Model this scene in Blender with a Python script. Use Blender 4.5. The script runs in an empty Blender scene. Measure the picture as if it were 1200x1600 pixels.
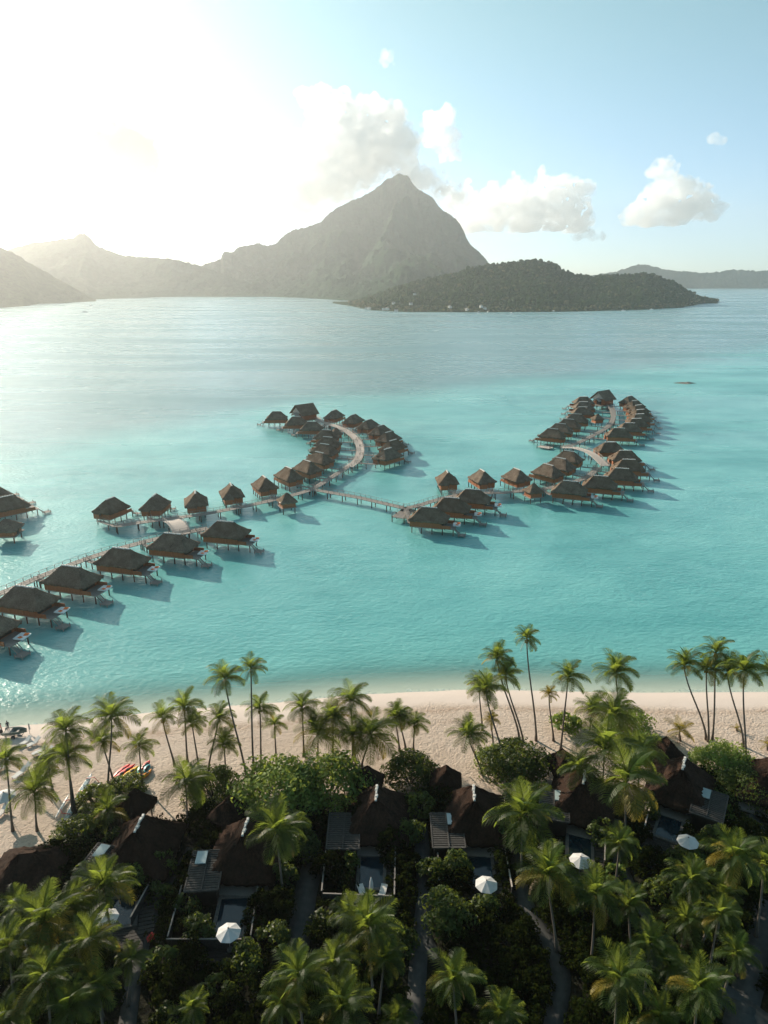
import bpy, math, random
import numpy as np
from math import radians, sin, cos, pi, atan2, asin, tan
from mathutils import Vector, Matrix

SC = bpy.context.scene
COL = SC.collection
random.seed(7)
RNG = np.random.default_rng(7)

# ------------------------------------------------------------------ camera, sky, sun, exposure
CAM_H, FPX, PITCH = 70.0, 1110.0, radians(18.16)
CP, SP = cos(PITCH), sin(PITCH)
cam = bpy.data.cameras.new('camera'); camo = bpy.data.objects.new('camera', cam); COL.objects.link(camo)
cam.sensor_fit = 'VERTICAL'; cam.sensor_height = 36.0; cam.lens = 36.0 * FPX / 1600.0
cam.clip_start = 0.5; cam.clip_end = 40000
camo.location = (0, 0, CAM_H); camo.rotation_euler = (pi / 2 - PITCH, 0, 0)
SC.camera = camo

SUN_AZ, SUN_EL = radians(-43), radians(21)       # azimuth from +Y, clockwise positive
SKY_STRENGTH, SUN_STRENGTH, EXPOSURE = 0.090, 4.9, 0.80
HAZE_DENSITY = 0.000085
SC.view_settings.view_transform = 'Standard'; SC.view_settings.look = 'None'
SC.view_settings.exposure = EXPOSURE; SC.view_settings.gamma = 1.0
cy = SC.cycles
cy.use_denoising = True
cy.max_bounces = 16; cy.diffuse_bounces = 2; cy.glossy_bounces = 2; cy.transmission_bounces = 3
cy.transparent_max_bounces = 8; cy.volume_bounces = 16
cy.sample_clamp_indirect = 4.0; cy.caustics_reflective = False; cy.caustics_refractive = False
cy.volume_max_steps = 64

sl = bpy.data.lights.new('sun', 'SUN'); so = bpy.data.objects.new('sun', sl); COL.objects.link(so)
sl.energy = SUN_STRENGTH; sl.angle = radians(0.6); sl.color = (1.0, 0.86, 0.69)
sd = Vector((sin(SUN_AZ) * cos(SUN_EL), cos(SUN_AZ) * cos(SUN_EL), sin(SUN_EL)))
so.rotation_euler = sd.to_track_quat('Z', 'Y').to_euler()
so.location = (-200, 200, 300)

def pix_dir(px, py):
    u, v = (px - 600) / FPX, (800 - py) / FPX
    return Vector((u, CP + SP * v, -SP + CP * v))
def G(px, py, z=0.0):                              # where the sight line meets the level z
    d = pix_dir(px, py); t = (CAM_H - z) / -d.z
    return Vector((t * d.x, t * d.y, z))
def at_depth(px, py, Y):                           # where it meets the upright plane at distance Y
    d = pix_dir(px, py); t = Y / d.y
    return Vector((t * d.x, Y, CAM_H + t * d.z))

world = bpy.data.worlds.new('World'); SC.world = world; world.use_nodes = True
def build_world():
    nt = world.node_tree; N, L = nt.nodes, nt.links; N.clear()
    def n(t, **k):
        o = N.new(t)
        for a, b in k.items(): setattr(o, a, b)
        return o
    sky = n('ShaderNodeTexSky', sky_type='NISHITA'); sky.sun_disc = False
    sky.sun_elevation = SUN_EL; sky.sun_rotation = SUN_AZ
    sky.altitude = 50; sky.air_density = 0.75; sky.dust_density = 0.3; sky.ozone_density = 3.0
    skyc = n('ShaderNodeMix', data_type='RGBA', blend_type='MULTIPLY'); skyc.inputs[0].default_value = 1.0
    L.new(sky.outputs[0], skyc.inputs[6]); 
    sep = n('ShaderNodeSeparateXYZ'); L.new(n('ShaderNodeTexCoord').outputs['Generated'], sep.inputs[0])
    low = n('ShaderNodeMapRange', interpolation_type='SMOOTHSTEP'); L.new(sep.outputs[2], low.inputs[0]); low.inputs[1].default_value = .02; low.inputs[2].default_value = .34
    tint = n('ShaderNodeMix', data_type='RGBA'); L.new(low.outputs[0], tint.inputs[0]); tint.inputs[6].default_value = (1.12, 1.15, 1.17, 1); tint.inputs[7].default_value = (1.42, 1.52, .99, 1)
    L.new(tint.outputs[2], skyc.inputs[7])
    bg = n('ShaderNodeBackground'); bg.inputs[1].default_value = SKY_STRENGTH; L.new(skyc.outputs[2], bg.inputs[0])
    out = n('ShaderNodeOutputWorld'); L.new(bg.outputs[0], out.inputs[0])
build_world()

# ------------------------------------------------------------------ helpers
def tag(o, label=None, cat=None, group=None, kind=None):
    if label: o['label'] = label
    if cat: o['category'] = cat
    if group: o['group'] = group
    if kind: o['kind'] = kind
    return o
def empty(name, loc, rz=0.0, label=None, cat=None, group=None):
    o = bpy.data.objects.new(name, None); COL.objects.link(o); o.empty_display_size = .5
    o.location = loc; o.rotation_euler = (0, 0, rz)
    return tag(o, label, cat, group)
def link(name, mesh, parent=None, loc=None, rot=None, scale=None):
    o = bpy.data.objects.new(name, mesh); COL.objects.link(o)
    if parent is not None: o.parent = parent
    if loc is not None: o.location = loc
    if rot is not None: o.rotation_euler = rot
    if scale is not None: o.scale = scale if hasattr(scale, '__len__') else (scale,) * 3
    return o
class MB:
    """collects shapes into one mesh"""
    def __init__(s): s.v = []; s.f = []
    def add(s, vs, fs):
        k = len(s.v); s.v += [tuple(p) for p in vs]; s.f += [tuple(i + k for i in f) for f in fs]; return s
    def box(s, c, d, rz=0.0, taper=1.0):
        x, y, z = d[0] / 2, d[1] / 2, d[2] / 2; cs, sn = cos(rz), sin(rz); out = []
        for sz, t in ((-1, 1.0), (1, taper)):
            for sx, sy in ((-1, -1), (1, -1), (1, 1), (-1, 1)):
                a, b = sx * x * t, sy * y * t
                out.append((c[0] + a * cs - b * sn, c[1] + a * sn + b * cs, c[2] + sz * z))
        return s.add(out, [(3, 2, 1, 0), (4, 5, 6, 7), (0, 1, 5, 4), (1, 2, 6, 5), (2, 3, 7, 6), (3, 0, 4, 7)])
    def bar(s, a, b, w, h=None, up=Vector((0, 0, 1))):
        a, b = Vector(a), Vector(b); h = h or w; t = (b - a).normalized()
        if abs(t.dot(up)) > .98: up = Vector((1, 0, 0))
        sx = t.cross(up).normalized() * w / 2; sy = sx.cross(t).normalized() * h / 2
        o = [p + q for p in (a, b) for q in (-sx - sy, sx - sy, sx + sy, -sx + sy)]
        return s.add(o, [(3, 2, 1, 0), (4, 5, 6, 7), (0, 1, 5, 4), (1, 2, 6, 5), (2, 3, 7, 6), (3, 0, 4, 7)])
    def tube(s, pts, rad, n=8, cap=True):
        pts = [Vector(p) for p in pts]; R = rad if hasattr(rad, '__len__') else [rad] * len(pts); o = []; fs = []
        ref = Vector((1, 0, 0))
        for i, p in enumerate(pts):
            t = (pts[min(i + 1, len(pts) - 1)] - pts[max(i - 1, 0)]).normalized()
            if abs(t.dot(ref)) > .95: ref = Vector((0, 1, 0))
            a = (ref - t * ref.dot(t)).normalized(); b = t.cross(a)
            for k in range(n): o.append(p + (a * cos(2 * pi * k / n) + b * sin(2 * pi * k / n)) * R[i])
        for i in range(len(pts) - 1):
            for k in range(n): fs.append((i * n + k, i * n + (k + 1) % n, (i + 1) * n + (k + 1) % n, (i + 1) * n + k))
        if cap: fs.append(tuple(range(n - 1, -1, -1))); m = (len(pts) - 1) * n; fs.append(tuple(m + k for k in range(n)))
        return s.add(o, fs)
    def ball(s, c, r, seg=8, ring=5):
        r = r if hasattr(r, '__len__') else (r, r, r); o = [(c[0], c[1], c[2] - r[2])]; fs = []
        for i in range(1, ring):
            a = -pi / 2 + pi * i / ring
            for k in range(seg): o.append((c[0] + r[0] * cos(a) * cos(2 * pi * k / seg), c[1] + r[1] * cos(a) * sin(2 * pi * k / seg), c[2] + r[2] * sin(a)))
        o.append((c[0], c[1], c[2] + r[2])); T = len(o) - 1
        for k in range(seg): fs.append((0, 1 + (k + 1) % seg, 1 + k)); fs.append((T, T - seg + k, T - seg + (k + 1) % seg))
        for i in range(ring - 2):
            for k in range(seg):
                a = 1 + i * seg; fs.append((a + k, a + (k + 1) % seg, a + seg + (k + 1) % seg, a + seg + k))
        return s.add(o, fs)
    def mesh(s, name, mat=None, smooth=False):
        me = bpy.data.meshes.new(name); me.from_pydata(s.v, [], s.f); me.update()
        if mat: me.materials.append(mat)
        if smooth: me.polygons.foreach_set('use_smooth', [True] * len(me.polygons))
        return me
def np_mesh(name, V, F, mat, smooth=False, attrs=None):
    V = np.asarray(V, np.float32); F = np.asarray(F, np.int32); me = bpy.data.meshes.new(name)
    me.vertices.add(len(V)); me.vertices.foreach_set('co', V.ravel())
    k = F.shape[1]; me.loops.add(F.size); me.loops.foreach_set('vertex_index', F.ravel())
    me.polygons.add(len(F)); me.polygons.foreach_set('loop_start', np.arange(0, F.size, k, dtype=np.int32))
    if smooth: me.polygons.foreach_set('use_smooth', np.ones(len(F), bool))
    for nm, a in (attrs or {}).items():
        at = me.attributes.new(nm, 'FLOAT', 'POINT'); at.data.foreach_set('value', np.asarray(a, np.float32).ravel())
    me.update(calc_edges=True); me.validate()
    if mat: me.materials.append(mat)
    return me
def grid_faces(nu, nv):
    i = np.arange(nu - 1)[:, None] * nv + np.arange(nv - 1)[None, :]
    return np.stack([i, i + nv, i + nv + 1, i + 1], -1).reshape(-1, 4)
def _h(ix, iy, seed):
    a = (ix * 374761393 + iy * 668265263 + seed * 974711) & 0x7fffffff
    a = ((a ^ (a >> 13)) * 1274126177) & 0x7fffffff
    return ((a ^ (a >> 16)) & 0xffff) / 65535.0
def vnoise(x, y, seed=0):
    x = np.asarray(x, float); y = np.asarray(y, float)
    ix, iy = np.floor(x).astype(np.int64), np.floor(y).astype(np.int64); fx, fy = x - ix, y - iy
    fx, fy = fx * fx * (3 - 2 * fx), fy * fy * (3 - 2 * fy)
    a, b, c, d = _h(ix, iy, seed), _h(ix + 1, iy, seed), _h(ix, iy + 1, seed), _h(ix + 1, iy + 1, seed)
    return a * (1 - fx) * (1 - fy) + b * fx * (1 - fy) + c * (1 - fx) * fy + d * fx * fy
def fbm(x, y, seed=0, oct=4, gain=.5):
    s, a, t = 0, 1.0, 0
    for o in range(oct): s = s + a * vnoise(x * 2 ** o, y * 2 ** o, seed + o * 17); t += a; a *= gain
    return s / t
def sstep(a, b, x): t = np.clip((x - a) / (b - a), 0, 1); return t * t * (3 - 2 * t)

ORD = ['first', 'second', 'third', 'fourth', 'fifth', 'sixth', 'seventh', 'eighth', 'ninth', 'tenth', 'eleventh', 'twelfth',
       'thirteenth', 'fourteenth', 'fifteenth', 'sixteenth', 'seventeenth', 'eighteenth', 'nineteenth', 'twentieth']

# ------------------------------------------------------------------ materials
class Mat:
    def __init__(s, name):
        s.m = bpy.data.materials.new(name); s.m.use_nodes = True; s.nt = s.m.node_tree; s.nt.nodes.clear()
        s.out = s.nt.nodes.new('ShaderNodeOutputMaterial')
    def n(s, t, **k):
        o = s.nt.nodes.new(t)
        for a, b in k.items(): setattr(o, a, b)
        return o
    def l(s, a, b): s.nt.links.new(a, b)
    def coord(s, scale=(1, 1, 1), space='Object', rot=(0, 0, 0)):
        if space == 'World': src = s.n('ShaderNodeNewGeometry').outputs['Position']
        else: src = s.n('ShaderNodeTexCoord').outputs[space]
        mp = s.n('ShaderNodeMapping'); mp.inputs['Scale'].default_value = scale; mp.inputs['Rotation'].default_value = rot
        s.l(src, mp.inputs[0]); return mp.outputs[0]
    def noise(s, vec, scale, detail=4, rough=.55):
        t = s.n('ShaderNodeTexNoise'); t.inputs['Scale'].default_value = scale; t.inputs['Detail'].default_value = detail; t.inputs['Roughness'].default_value = rough
        s.l(vec, t.inputs['Vector']); return t.outputs[0]
    def ramp(s, fac, stops):
        r = s.n('ShaderNodeValToRGB'); e = r.color_ramp.elements
        while len(e) < len(stops): e.new(.5)
        for i, (p, c) in enumerate(stops): e[i].position = p; e[i].color = (*c, 1)
        s.l(fac, r.inputs[0]); return r.outputs[0]
    def mix(s, fac, a, b, blend='MIX'):
        m = s.n('ShaderNodeMix', data_type='RGBA', blend_type=blend)
        for i, x in ((0, fac), (6, a), (7, b)):
            if isinstance(x, (int, float)): m.inputs[i].default_value = x
            elif isinstance(x, tuple): m.inputs[i].default_value = (*x, 1)
            else: s.l(x, m.inputs[i])
        return m.outputs[2]
    def math(s, op, a, b=None, clamp=False):
        m = s.n('ShaderNodeMath', operation=op, use_clamp=clamp)
        for i, x in enumerate((a, b)):
            if x is None: continue
            if isinstance(x, (int, float)): m.inputs[i].default_value = x
            else: s.l(x, m.inputs[i])
        return m.outputs[0]
    def attr(s, name): return s.n('ShaderNodeAttribute', attribute_name=name).outputs['Fac']
    def bump(s, h, strength, dist=.1):
        b = s.n('ShaderNodeBump'); b.inputs['Strength'].default_value = strength; b.inputs['Distance'].default_value = dist
        s.l(h, b.inputs['Height']); return b.outputs[0]
    def pbr(s, col, rough=.8, normal=None, spec=.5, metal=0.0):
        p = s.n('ShaderNodeBsdfPrincipled')
        if isinstance(col, tuple): p.inputs['Base Color'].default_value = (*col, 1)
        else: s.l(col, p.inputs['Base Color'])
        if isinstance(rough, (int, float)): p.inputs['Roughness'].default_value = rough
        else: s.l(rough, p.inputs['Roughness'])
        p.inputs['Specular IOR Level'].default_value = spec; p.inputs['Metallic'].default_value = metal
        if normal is not None: s.l(normal, p.inputs['Normal'])
        return p
    def done(s, sh): s.l(sh, s.out.inputs['Surface']); return s.m

def simple(name, c1, c2, scale=3.0, rough=.7, bump=.0, stretch=(1, 1, 1), spec=.4):
    m = Mat(name); v = m.coord(stretch); nz = m.noise(v, scale, 5, .6)
    rnd = m.n('ShaderNodeObjectInfo').outputs['Random']
    col = m.mix(m.math('MULTIPLY', rnd, .35), m.ramp(nz, [(.3, c1), (.7, c2)]), tuple((a + b) * .35 for a, b in zip(c1, c2)))
    return m.done(m.pbr(col, rough, m.bump(nz, bump, .05) if bump else None, spec).outputs[0])

def leaf_mat(name, c_dark, c_light, trans, tfac=.4, nscale=.7, rough=.5):
    m = Mat(name); nz = m.noise(m.coord((1, 1, 1)), nscale, 3)
    rnd = m.n('ShaderNodeObjectInfo').outputs['Random']
    f = m.math('ADD', m.math('MULTIPLY', nz, 1.0), m.math('MULTIPLY', m.math('SUBTRACT', rnd, .5), .45))
    col = m.ramp(f, [(.25, c_dark), (.75, c_light)])
    p = m.pbr(col, rough, None, .22 if rough < .6 else .0)
    t = m.n('ShaderNodeBsdfTranslucent')
    m.l(m.mix(m.math('MULTIPLY', f, .6, True), trans, tuple(x * 1.3 for x in trans)), t.inputs[0])
    mx = m.n('ShaderNodeMixShader'); mx.inputs[0].default_value = tfac
    m.l(p.outputs[0], mx.inputs[1]); m.l(t.outputs[0], mx.inputs[2])
    return m.done(mx.outputs[0])

M = {}
M['frond'] = leaf_mat('palm_frond', (.012, .028, .006), (.042, .074, .014), (.29, .365, .048), .44)
M['frond_yellow'] = leaf_mat('palm_frond_yellowing', (.10, .10, .015), (.26, .20, .03), (.42, .32, .04), .38)
M['frond_dead'] = leaf_mat('palm_frond_dry', (.10, .06, .03), (.20, .13, .06), (.2, .12, .05), .2)
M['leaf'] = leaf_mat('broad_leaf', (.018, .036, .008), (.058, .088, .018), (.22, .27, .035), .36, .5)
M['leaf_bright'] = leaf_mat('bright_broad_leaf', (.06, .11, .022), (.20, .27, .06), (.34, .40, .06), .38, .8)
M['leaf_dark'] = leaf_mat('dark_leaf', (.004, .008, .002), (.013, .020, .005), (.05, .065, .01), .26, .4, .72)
M['flower'] = simple('red_flower', (.5, .03, .04), (.7, .08, .07))
M['trunk'] = simple('palm_bark', (.07, .055, .045), (.19, .155, .125), 6, .9, .4, (1, 1, 4))
M['bark'] = simple('bark', (.05, .04, .03), (.12, .10, .08), 4, .9, .3)
M['coconut'] = simple('coconut', (.14, .12, .02), (.30, .17, .03), 5, .6)
def thatch(name, a, b, c):
    m = Mat(name); v = m.coord((1, 1, .35)); n1 = m.noise(v, 4.2, 7, .72); n2 = m.noise(m.coord(), .7, 4)
    col = m.ramp(m.math('ADD', m.math('MULTIPLY', n1, .7), m.math('MULTIPLY', n2, .3)), [(.38, a), (.50, b), (.64, c)])
    rnd = m.n('ShaderNodeObjectInfo').outputs['Random']; patch = m.ramp(m.noise(m.coord((1, 1, 1), 'World'), .45, 4, .6), [(.45, (0, 0, 0)), (.7, (1, 1, 1))])
    col = m.mix(m.math('MULTIPLY', rnd, .55), col, tuple(x * y for x, y in zip(b, (.75, .62, .5))))
    col = m.mix(m.math('MULTIPLY', patch, .35), col, tuple(x * 1.25 for x in c))
    return m.done(m.pbr(col, .95, m.bump(n1, 1.0, .2), .1).outputs[0])
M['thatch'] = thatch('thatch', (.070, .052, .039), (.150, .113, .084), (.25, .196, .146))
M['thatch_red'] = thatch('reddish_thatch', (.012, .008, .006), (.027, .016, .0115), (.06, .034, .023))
M['ridge_cap'] = simple('pale_ridge_cap', (.50, .48, .44), (.68, .66, .62), 3, .6)
def wood_wall():
    m = Mat('red_brown_timber'); v = m.coord(); n1 = m.noise(m.coord((1, 1, .15)), 6, 4); w = m.n('ShaderNodeTexWave', wave_type='BANDS', bands_direction='DIAGONAL')
    w.inputs['Scale'].default_value = 2.2; w.inputs['Distortion'].default_value = .2
    m.l(m.coord((1, 1, 0)), w.inputs['Vector'])
    rnd = m.n('ShaderNodeObjectInfo').outputs['Random']
    col = m.ramp(n1, [(.3, (.34, .095, .034)), (.7, (.52, .17, .06))])
    col = m.mix(m.math('MULTIPLY', w.outputs[1], .45), col, (.10, .035, .016))
    col = m.mix(m.math('MULTIPLY', rnd, .3), col, (.26, .12, .06))
    return m.done(m.pbr(col, .6, m.bump(w.outputs[1], .3, .03), .3).outputs[0])
M['wall'] = wood_wall()
M['wood_grey'] = simple('weathered_decking', (.20, .175, .155), (.34, .30, .27), 5, .8, .2, (1, 4, 1))
M['wood_pale'] = simple('pale_decking', (.40, .34, .30), (.56, .49, .44), 4, .8, .2, (3, 1, 1))
M['stilt'] = simple('dark_pile', (.06, .04, .03), (.13, .09, .065), 5, .8)
M['dark'] = simple('dark_opening', (.012, .010, .009), (.03, .025, .02), 2, .5)
M['shutter'] = simple('pale_shutter', (.42, .40, .34), (.55, .52, .46), 8, .6)
M['white'] = simple('white_paint', (.74, .74, .73), (.82, .82, .81), 2, .45)
M['canvas'] = simple('white_canvas', (.52, .51, .50), (.62, .61, .60), 3, .8)
M['orange'] = simple('orange_fabric', (.80, .15, .03), (.90, .22, .05), 4, .8)
M['slat'] = simple('grey_slats', (.036, .033, .03), (.07, .065, .06), 4, .8)
M['slat_dark'] = simple('dark_decking', (.022, .02, .018), (.045, .04, .036), 4, .8)
M['glass_sky'] = simple('skylight_pane', (.30, .38, .40), (.40, .47, .48), 1, .12, 0, (1, 1, 1), .8)
M['stone'] = simple('pale_stone', (.09, .085, .08), (.16, .15, .14), 4, .85, .3)
M['rock'] = simple('coral_rock', (.26, .21, .17), (.42, .34, .27), .8, .95, .6)
M['path'] = simple('concrete_path', (.05, .051, .052), (.085, .085, .083), 1.2, .9, .2)
M['pool'] = simple('pool_water', (.006, .022, .034), (.010, .032, .046), .8, .06, .05, (1, 1, 1), .6)
M['cushion'] = simple('pale_cushion', (.62, .60, .56), (.72, .70, .66), 3, .9)
M['skin'] = simple('skin', (.20, .10, .06), (.26, .14, .09), 3, .5)
M['navy'] = simple('dark_clothing', (.02, .025, .04), (.05, .055, .07), 4, .9)
M['rubber'] = simple('rubber', (.02, .02, .02), (.04, .04, .04), 4, .7)
M['boat_green'] = simple('grey_green_hull', (.10, .13, .11), (.17, .20, .17), 2, .4)
for nm, c in (('red', (.62, .025, .02)), ('yellow', (.85, .46, .02)), ('amber', (.85, .30, .02)), ('teal', (.10, .45, .52)), ('green', (.05, .38, .22))):
    M['kayak_' + nm] = simple(nm + '_plastic', tuple(x * .85 for x in c), c, 2, .3)

# ------------------------------------------------------------------ ground, sea bed, water
Z0 = 1.5
def curve_y(pts, z):
    P = sorted(((lambda g: (g.x, g.y))(G(a, b, z)) for a, b in pts)); xs = np.array([p[0] for p in P]); ys = np.array([p[1] for p in P])
    return lambda x: np.interp(x, xs, ys)
SHORE = curve_y([(-200, 1165), (-60, 1148), (0, 1137), (60, 1132), (133, 1124), (213, 1116), (300, 1108), (393, 1101), (433, 1098), (527, 1089), (577, 1085),
                 (733, 1078), (850, 1080), (1000, 1083), (1200, 1082), (1350, 1080)], 0)
VEG = curve_y([(-160, 1400), (0, 1352), (70, 1330), (120, 1290), (165, 1262), (260, 1278), (330, 1266), (400, 1246), (520, 1240), (640, 1248), (780, 1252),
               (880, 1232), (1000, 1238), (1090, 1212), (1200, 1210), (1340, 1208)], Z0)
def ground_z(x, y):
    s = SHORE(x) - y                                 # metres inland from the water's edge
    land = 1.5 * (1 - np.exp(-np.clip(s, 0, None) / 5.5))
    sea = -2.6 * (1 - np.exp(np.clip(s, None, 0) / 26.0))
    return np.where(s > 0, land, sea) + .06 * (fbm(x * .35, y * .35, 3) - .5) * (s > 3)
def gz(x, y): return float(ground_z(np.array([x]), np.array([y]))[0])
def axis(fine_a, fine_b, step, lo, hi, ratio=1.25):
    a = list(np.arange(fine_a, fine_b + step / 2, step)); s = step; p = a[-1]
    while p < hi: s *= ratio; p = min(p + s, hi); a.append(p)
    s = step; p = a[0]
    while p > lo: s *= ratio; p = max(p - s, lo); a.insert(0, p)
    return np.array(a)
gx = axis(-90, 90, .8, -7300, 7300); gy = axis(42, 135, .7, -1900, 8300)
X, Y = np.meshgrid(gx, gy, indexing='ij'); Z = ground_z(X, Y)
S = SHORE(X) - Y
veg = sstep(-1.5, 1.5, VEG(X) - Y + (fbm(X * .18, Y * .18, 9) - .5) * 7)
def ground_mat():
    m = Mat('sand_and_soil'); pos = m.coord((1, 1, 1), 'World')
    n1 = m.noise(pos, .25, 5); n2 = m.noise(pos, 1.6, 6, .65); n3 = m.noise(pos, 3.2, 4, .6)
    sand = m.ramp(n1, [(.3, (.55, .44, .36)), (.7, (.63, .52, .435))])
    sand = m.mix(m.math('MULTIPLY', m.ramp(n2, [(.45, (0, 0, 0)), (.7, (1, 1, 1))]), .28), sand, (.33, .25, .19))
    sand = m.mix(m.math('MULTIPLY', m.attr('berm'), m.ramp(n2, [(.35, (.25, .25, .25)), (.6, (1, 1, 1))])), sand, (.40, .29, .215))
    wet = m.attr('wet'); sand = m.mix(wet, sand, (.60, .51, .45))
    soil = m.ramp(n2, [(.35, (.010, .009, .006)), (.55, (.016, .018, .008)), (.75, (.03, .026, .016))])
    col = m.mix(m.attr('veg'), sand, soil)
    bm = m.n('ShaderNodeBump'); bm.inputs['Strength'].default_value = .75; bm.inputs['Distance'].default_value = .38
    m.l(m.math('ADD', m.math('MULTIPLY', n2, 1.0), m.math('MULTIPLY', n3, .45)), bm.inputs['Height'])
    inv = m.math('SUBTRACT', 1.0, m.math('MULTIPLY', wet, .9)); m.l(inv, bm.inputs['Strength'])
    return m.done(m.pbr(col, .92, bm.outputs[0], .15).outputs[0])
wetb = sstep(7.5, 4.6, S + (fbm(X * .15, Y * 0, 21) - .5) * 3)
berm = .75 * np.exp(-((S - 7.6 - (fbm(X * .12, Y * 0, 22) - .5) * 3) / 1.0) ** 2) + .35 * np.exp(-((S - 11 - (fbm(X * .2, Y * 0, 25) - .5) * 4) / .5) ** 2)
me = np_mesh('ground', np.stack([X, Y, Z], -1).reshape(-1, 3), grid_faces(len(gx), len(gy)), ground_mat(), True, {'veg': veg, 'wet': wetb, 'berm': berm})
tag(link('ground', me), kind='structure')

LAG = [(-300, 760), (150, 700), (350, 655), (500, 628), (650, 622), (800, 602), (900, 592), (1100, 562), (1200, 548), (1500, 520)]
_la = sorted((lambda g: (atan2(g.x, g.y), g.y))(G(a, b, 0)) for a, b in LAG)
wx = axis(-200, 200, 6, -7300, 7300, 1.2); wy = axis(60, 1800, 9, 52, 8300, 1.2)
X, Y = np.meshgrid(wx, wy, indexing='ij'); S = Y - SHORE(X)
bound = np.interp(np.arctan2(X, Y), [p[0] for p in _la], [p[1] for p in _la])
deep = sstep(-.10, .16, (Y - bound) / bound + (fbm(X / 90, Y / 160, 31) - .5) * .16)
def water_mat():
    m = Mat('lagoon_water'); pos = m.coord((1, 1, 1), 'World')
    geo = m.n('ShaderNodeNewGeometry')
    dshore = m.attr('offshore'); deep_ = m.attr('deep')
    big = m.noise(m.coord((1, 1.6, 1), 'World'), .011, 4, .6)
    mid = m.noise(m.coord((1, 1.2, 1), 'World'), .07, 4, .6)
    lag = m.ramp(m.math('ADD', m.math('MULTIPLY', big, .75), m.math('MULTIPLY', mid, .25)), [(.38, (.09, .33, .335)), (.5, (.15, .44, .435)), (.62, (.21, .525, .505))])
    shal = m.n('ShaderNodeMapRange'); m.l(dshore, shal.inputs[0]); shal.inputs[1].default_value = 1; shal.inputs[2].default_value = 26; shal.inputs[3].default_value = 1; shal.inputs[4].default_value = 0
    near = m.n('ShaderNodeMapRange'); m.l(dshore, near.inputs[0]); near.inputs[1].default_value = 15; near.inputs[2].default_value = 120; near.inputs[3].default_value = 1; near.inputs[4].default_value = 0
    lag = m.mix(m.math('MULTIPLY', near.outputs[0], .5), lag, (.075, .32, .32))
    lag = m.mix(m.math('MULTIPLY', shal.outputs[0], .5), lag, (.22, .50, .45))
    col = m.mix(deep_, lag, m.ramp(mid, [(.3, (.125, .25, .27)), (.7, (.165, .31, .325))]))
    # scattered coral heads on the lagoon floor
    coral = m.ramp(m.noise(m.coord((1, 1, 1), 'World'), .16, 5, .7), [(.66, (0, 0, 0)), (.74, (1, 1, 1))])
    col = m.mix(m.math('MULTIPLY', m.math('MULTIPLY', coral, .5), m.math('SUBTRACT', 1.0, deep_)), col, (.04, .13, .13))
    fb = m.n('ShaderNodeMapRange'); m.l(m.math('ADD', dshore, m.math('MULTIPLY', m.math('SUBTRACT', m.noise(m.coord((1, .4, 1), 'World'), .35, 4), .5), 4.0)), fb.inputs[0]); fb.inputs[1].default_value = .2; fb.inputs[2].default_value = 1.3; fb.inputs[3].default_value = 1; fb.inputs[4].default_value = 0
    foam = m.math('MULTIPLY', fb.outputs[0], m.ramp(m.noise(m.coord((1, 1, 1), 'World'), 1.4, 4, .7), [(.42, (0, 0, 0)), (.62, (1, 1, 1))]), True)
    col = m.mix(m.math('MULTIPLY', foam, .8), col, (.75, .78, .76))
    w1 = m.noise(m.coord((.75, 1.2, 1), 'World', (0, 0, .35)), .9, 3, .55)
    w2 = m.noise(m.coord((.6, 1.3, 1), 'World', (0, 0, .2)), .22, 3, .5)
    w3 = m.noise(m.coord((.6, 1.4, 1), 'World', (0, 0, .5)), .035, 2, .5)
    h = m.math('ADD', m.math('MULTIPLY', w1, .19), m.math('ADD', m.math('MULTIPLY', w2, .20), m.math('MULTIPLY', w3, .4)))
    nrm = m.bump(h, 1.0, 1.0)
    slick = m.noise(m.coord((.5, 2.2, 1), 'World', (0, 0, .15)), .006, 4, .6)
    rough = m.n('ShaderNodeMapRange'); m.l(slick, rough.inputs[0]); rough.inputs[1].default_value = .38; rough.inputs[2].default_value = .62; rough.inputs[3].default_value = .20; rough.inputs[4].default_value = .36
    p = m.pbr(col, rough.outputs[0], nrm, .5); p.inputs['IOR'].default_value = 1.40
    # the first metres off the beach are clear
    tr = m.n('ShaderNodeBsdfTransparent'); tr.inputs[0].default_value = (.86, .97, .95, 1)
    al = m.n('ShaderNodeMapRange', interpolation_type='SMOOTHSTEP'); m.l(dshore, al.inputs[0]); al.inputs[1].default_value = -1; al.inputs[2].default_value = 15; al.inputs[3].default_value = .06; al.inputs[4].default_value = 1.0
    mx = m.n('ShaderNodeMixShader'); m.l(m.math('MAXIMUM', al.outputs[0], m.math('MULTIPLY', foam, .55)), mx.inputs[0]); m.l(tr.outputs[0], mx.inputs[1]); m.l(p.outputs[0], mx.inputs[2])
    return m.done(mx.outputs[0])
me = np_mesh('water', np.stack([X, Y, 0 * X], -1).reshape(-1, 3), grid_faces(len(wx), len(wy)), water_mat(), True, {'offshore': S, 'deep': deep})
tag(link('water', me), kind='structure')

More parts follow.
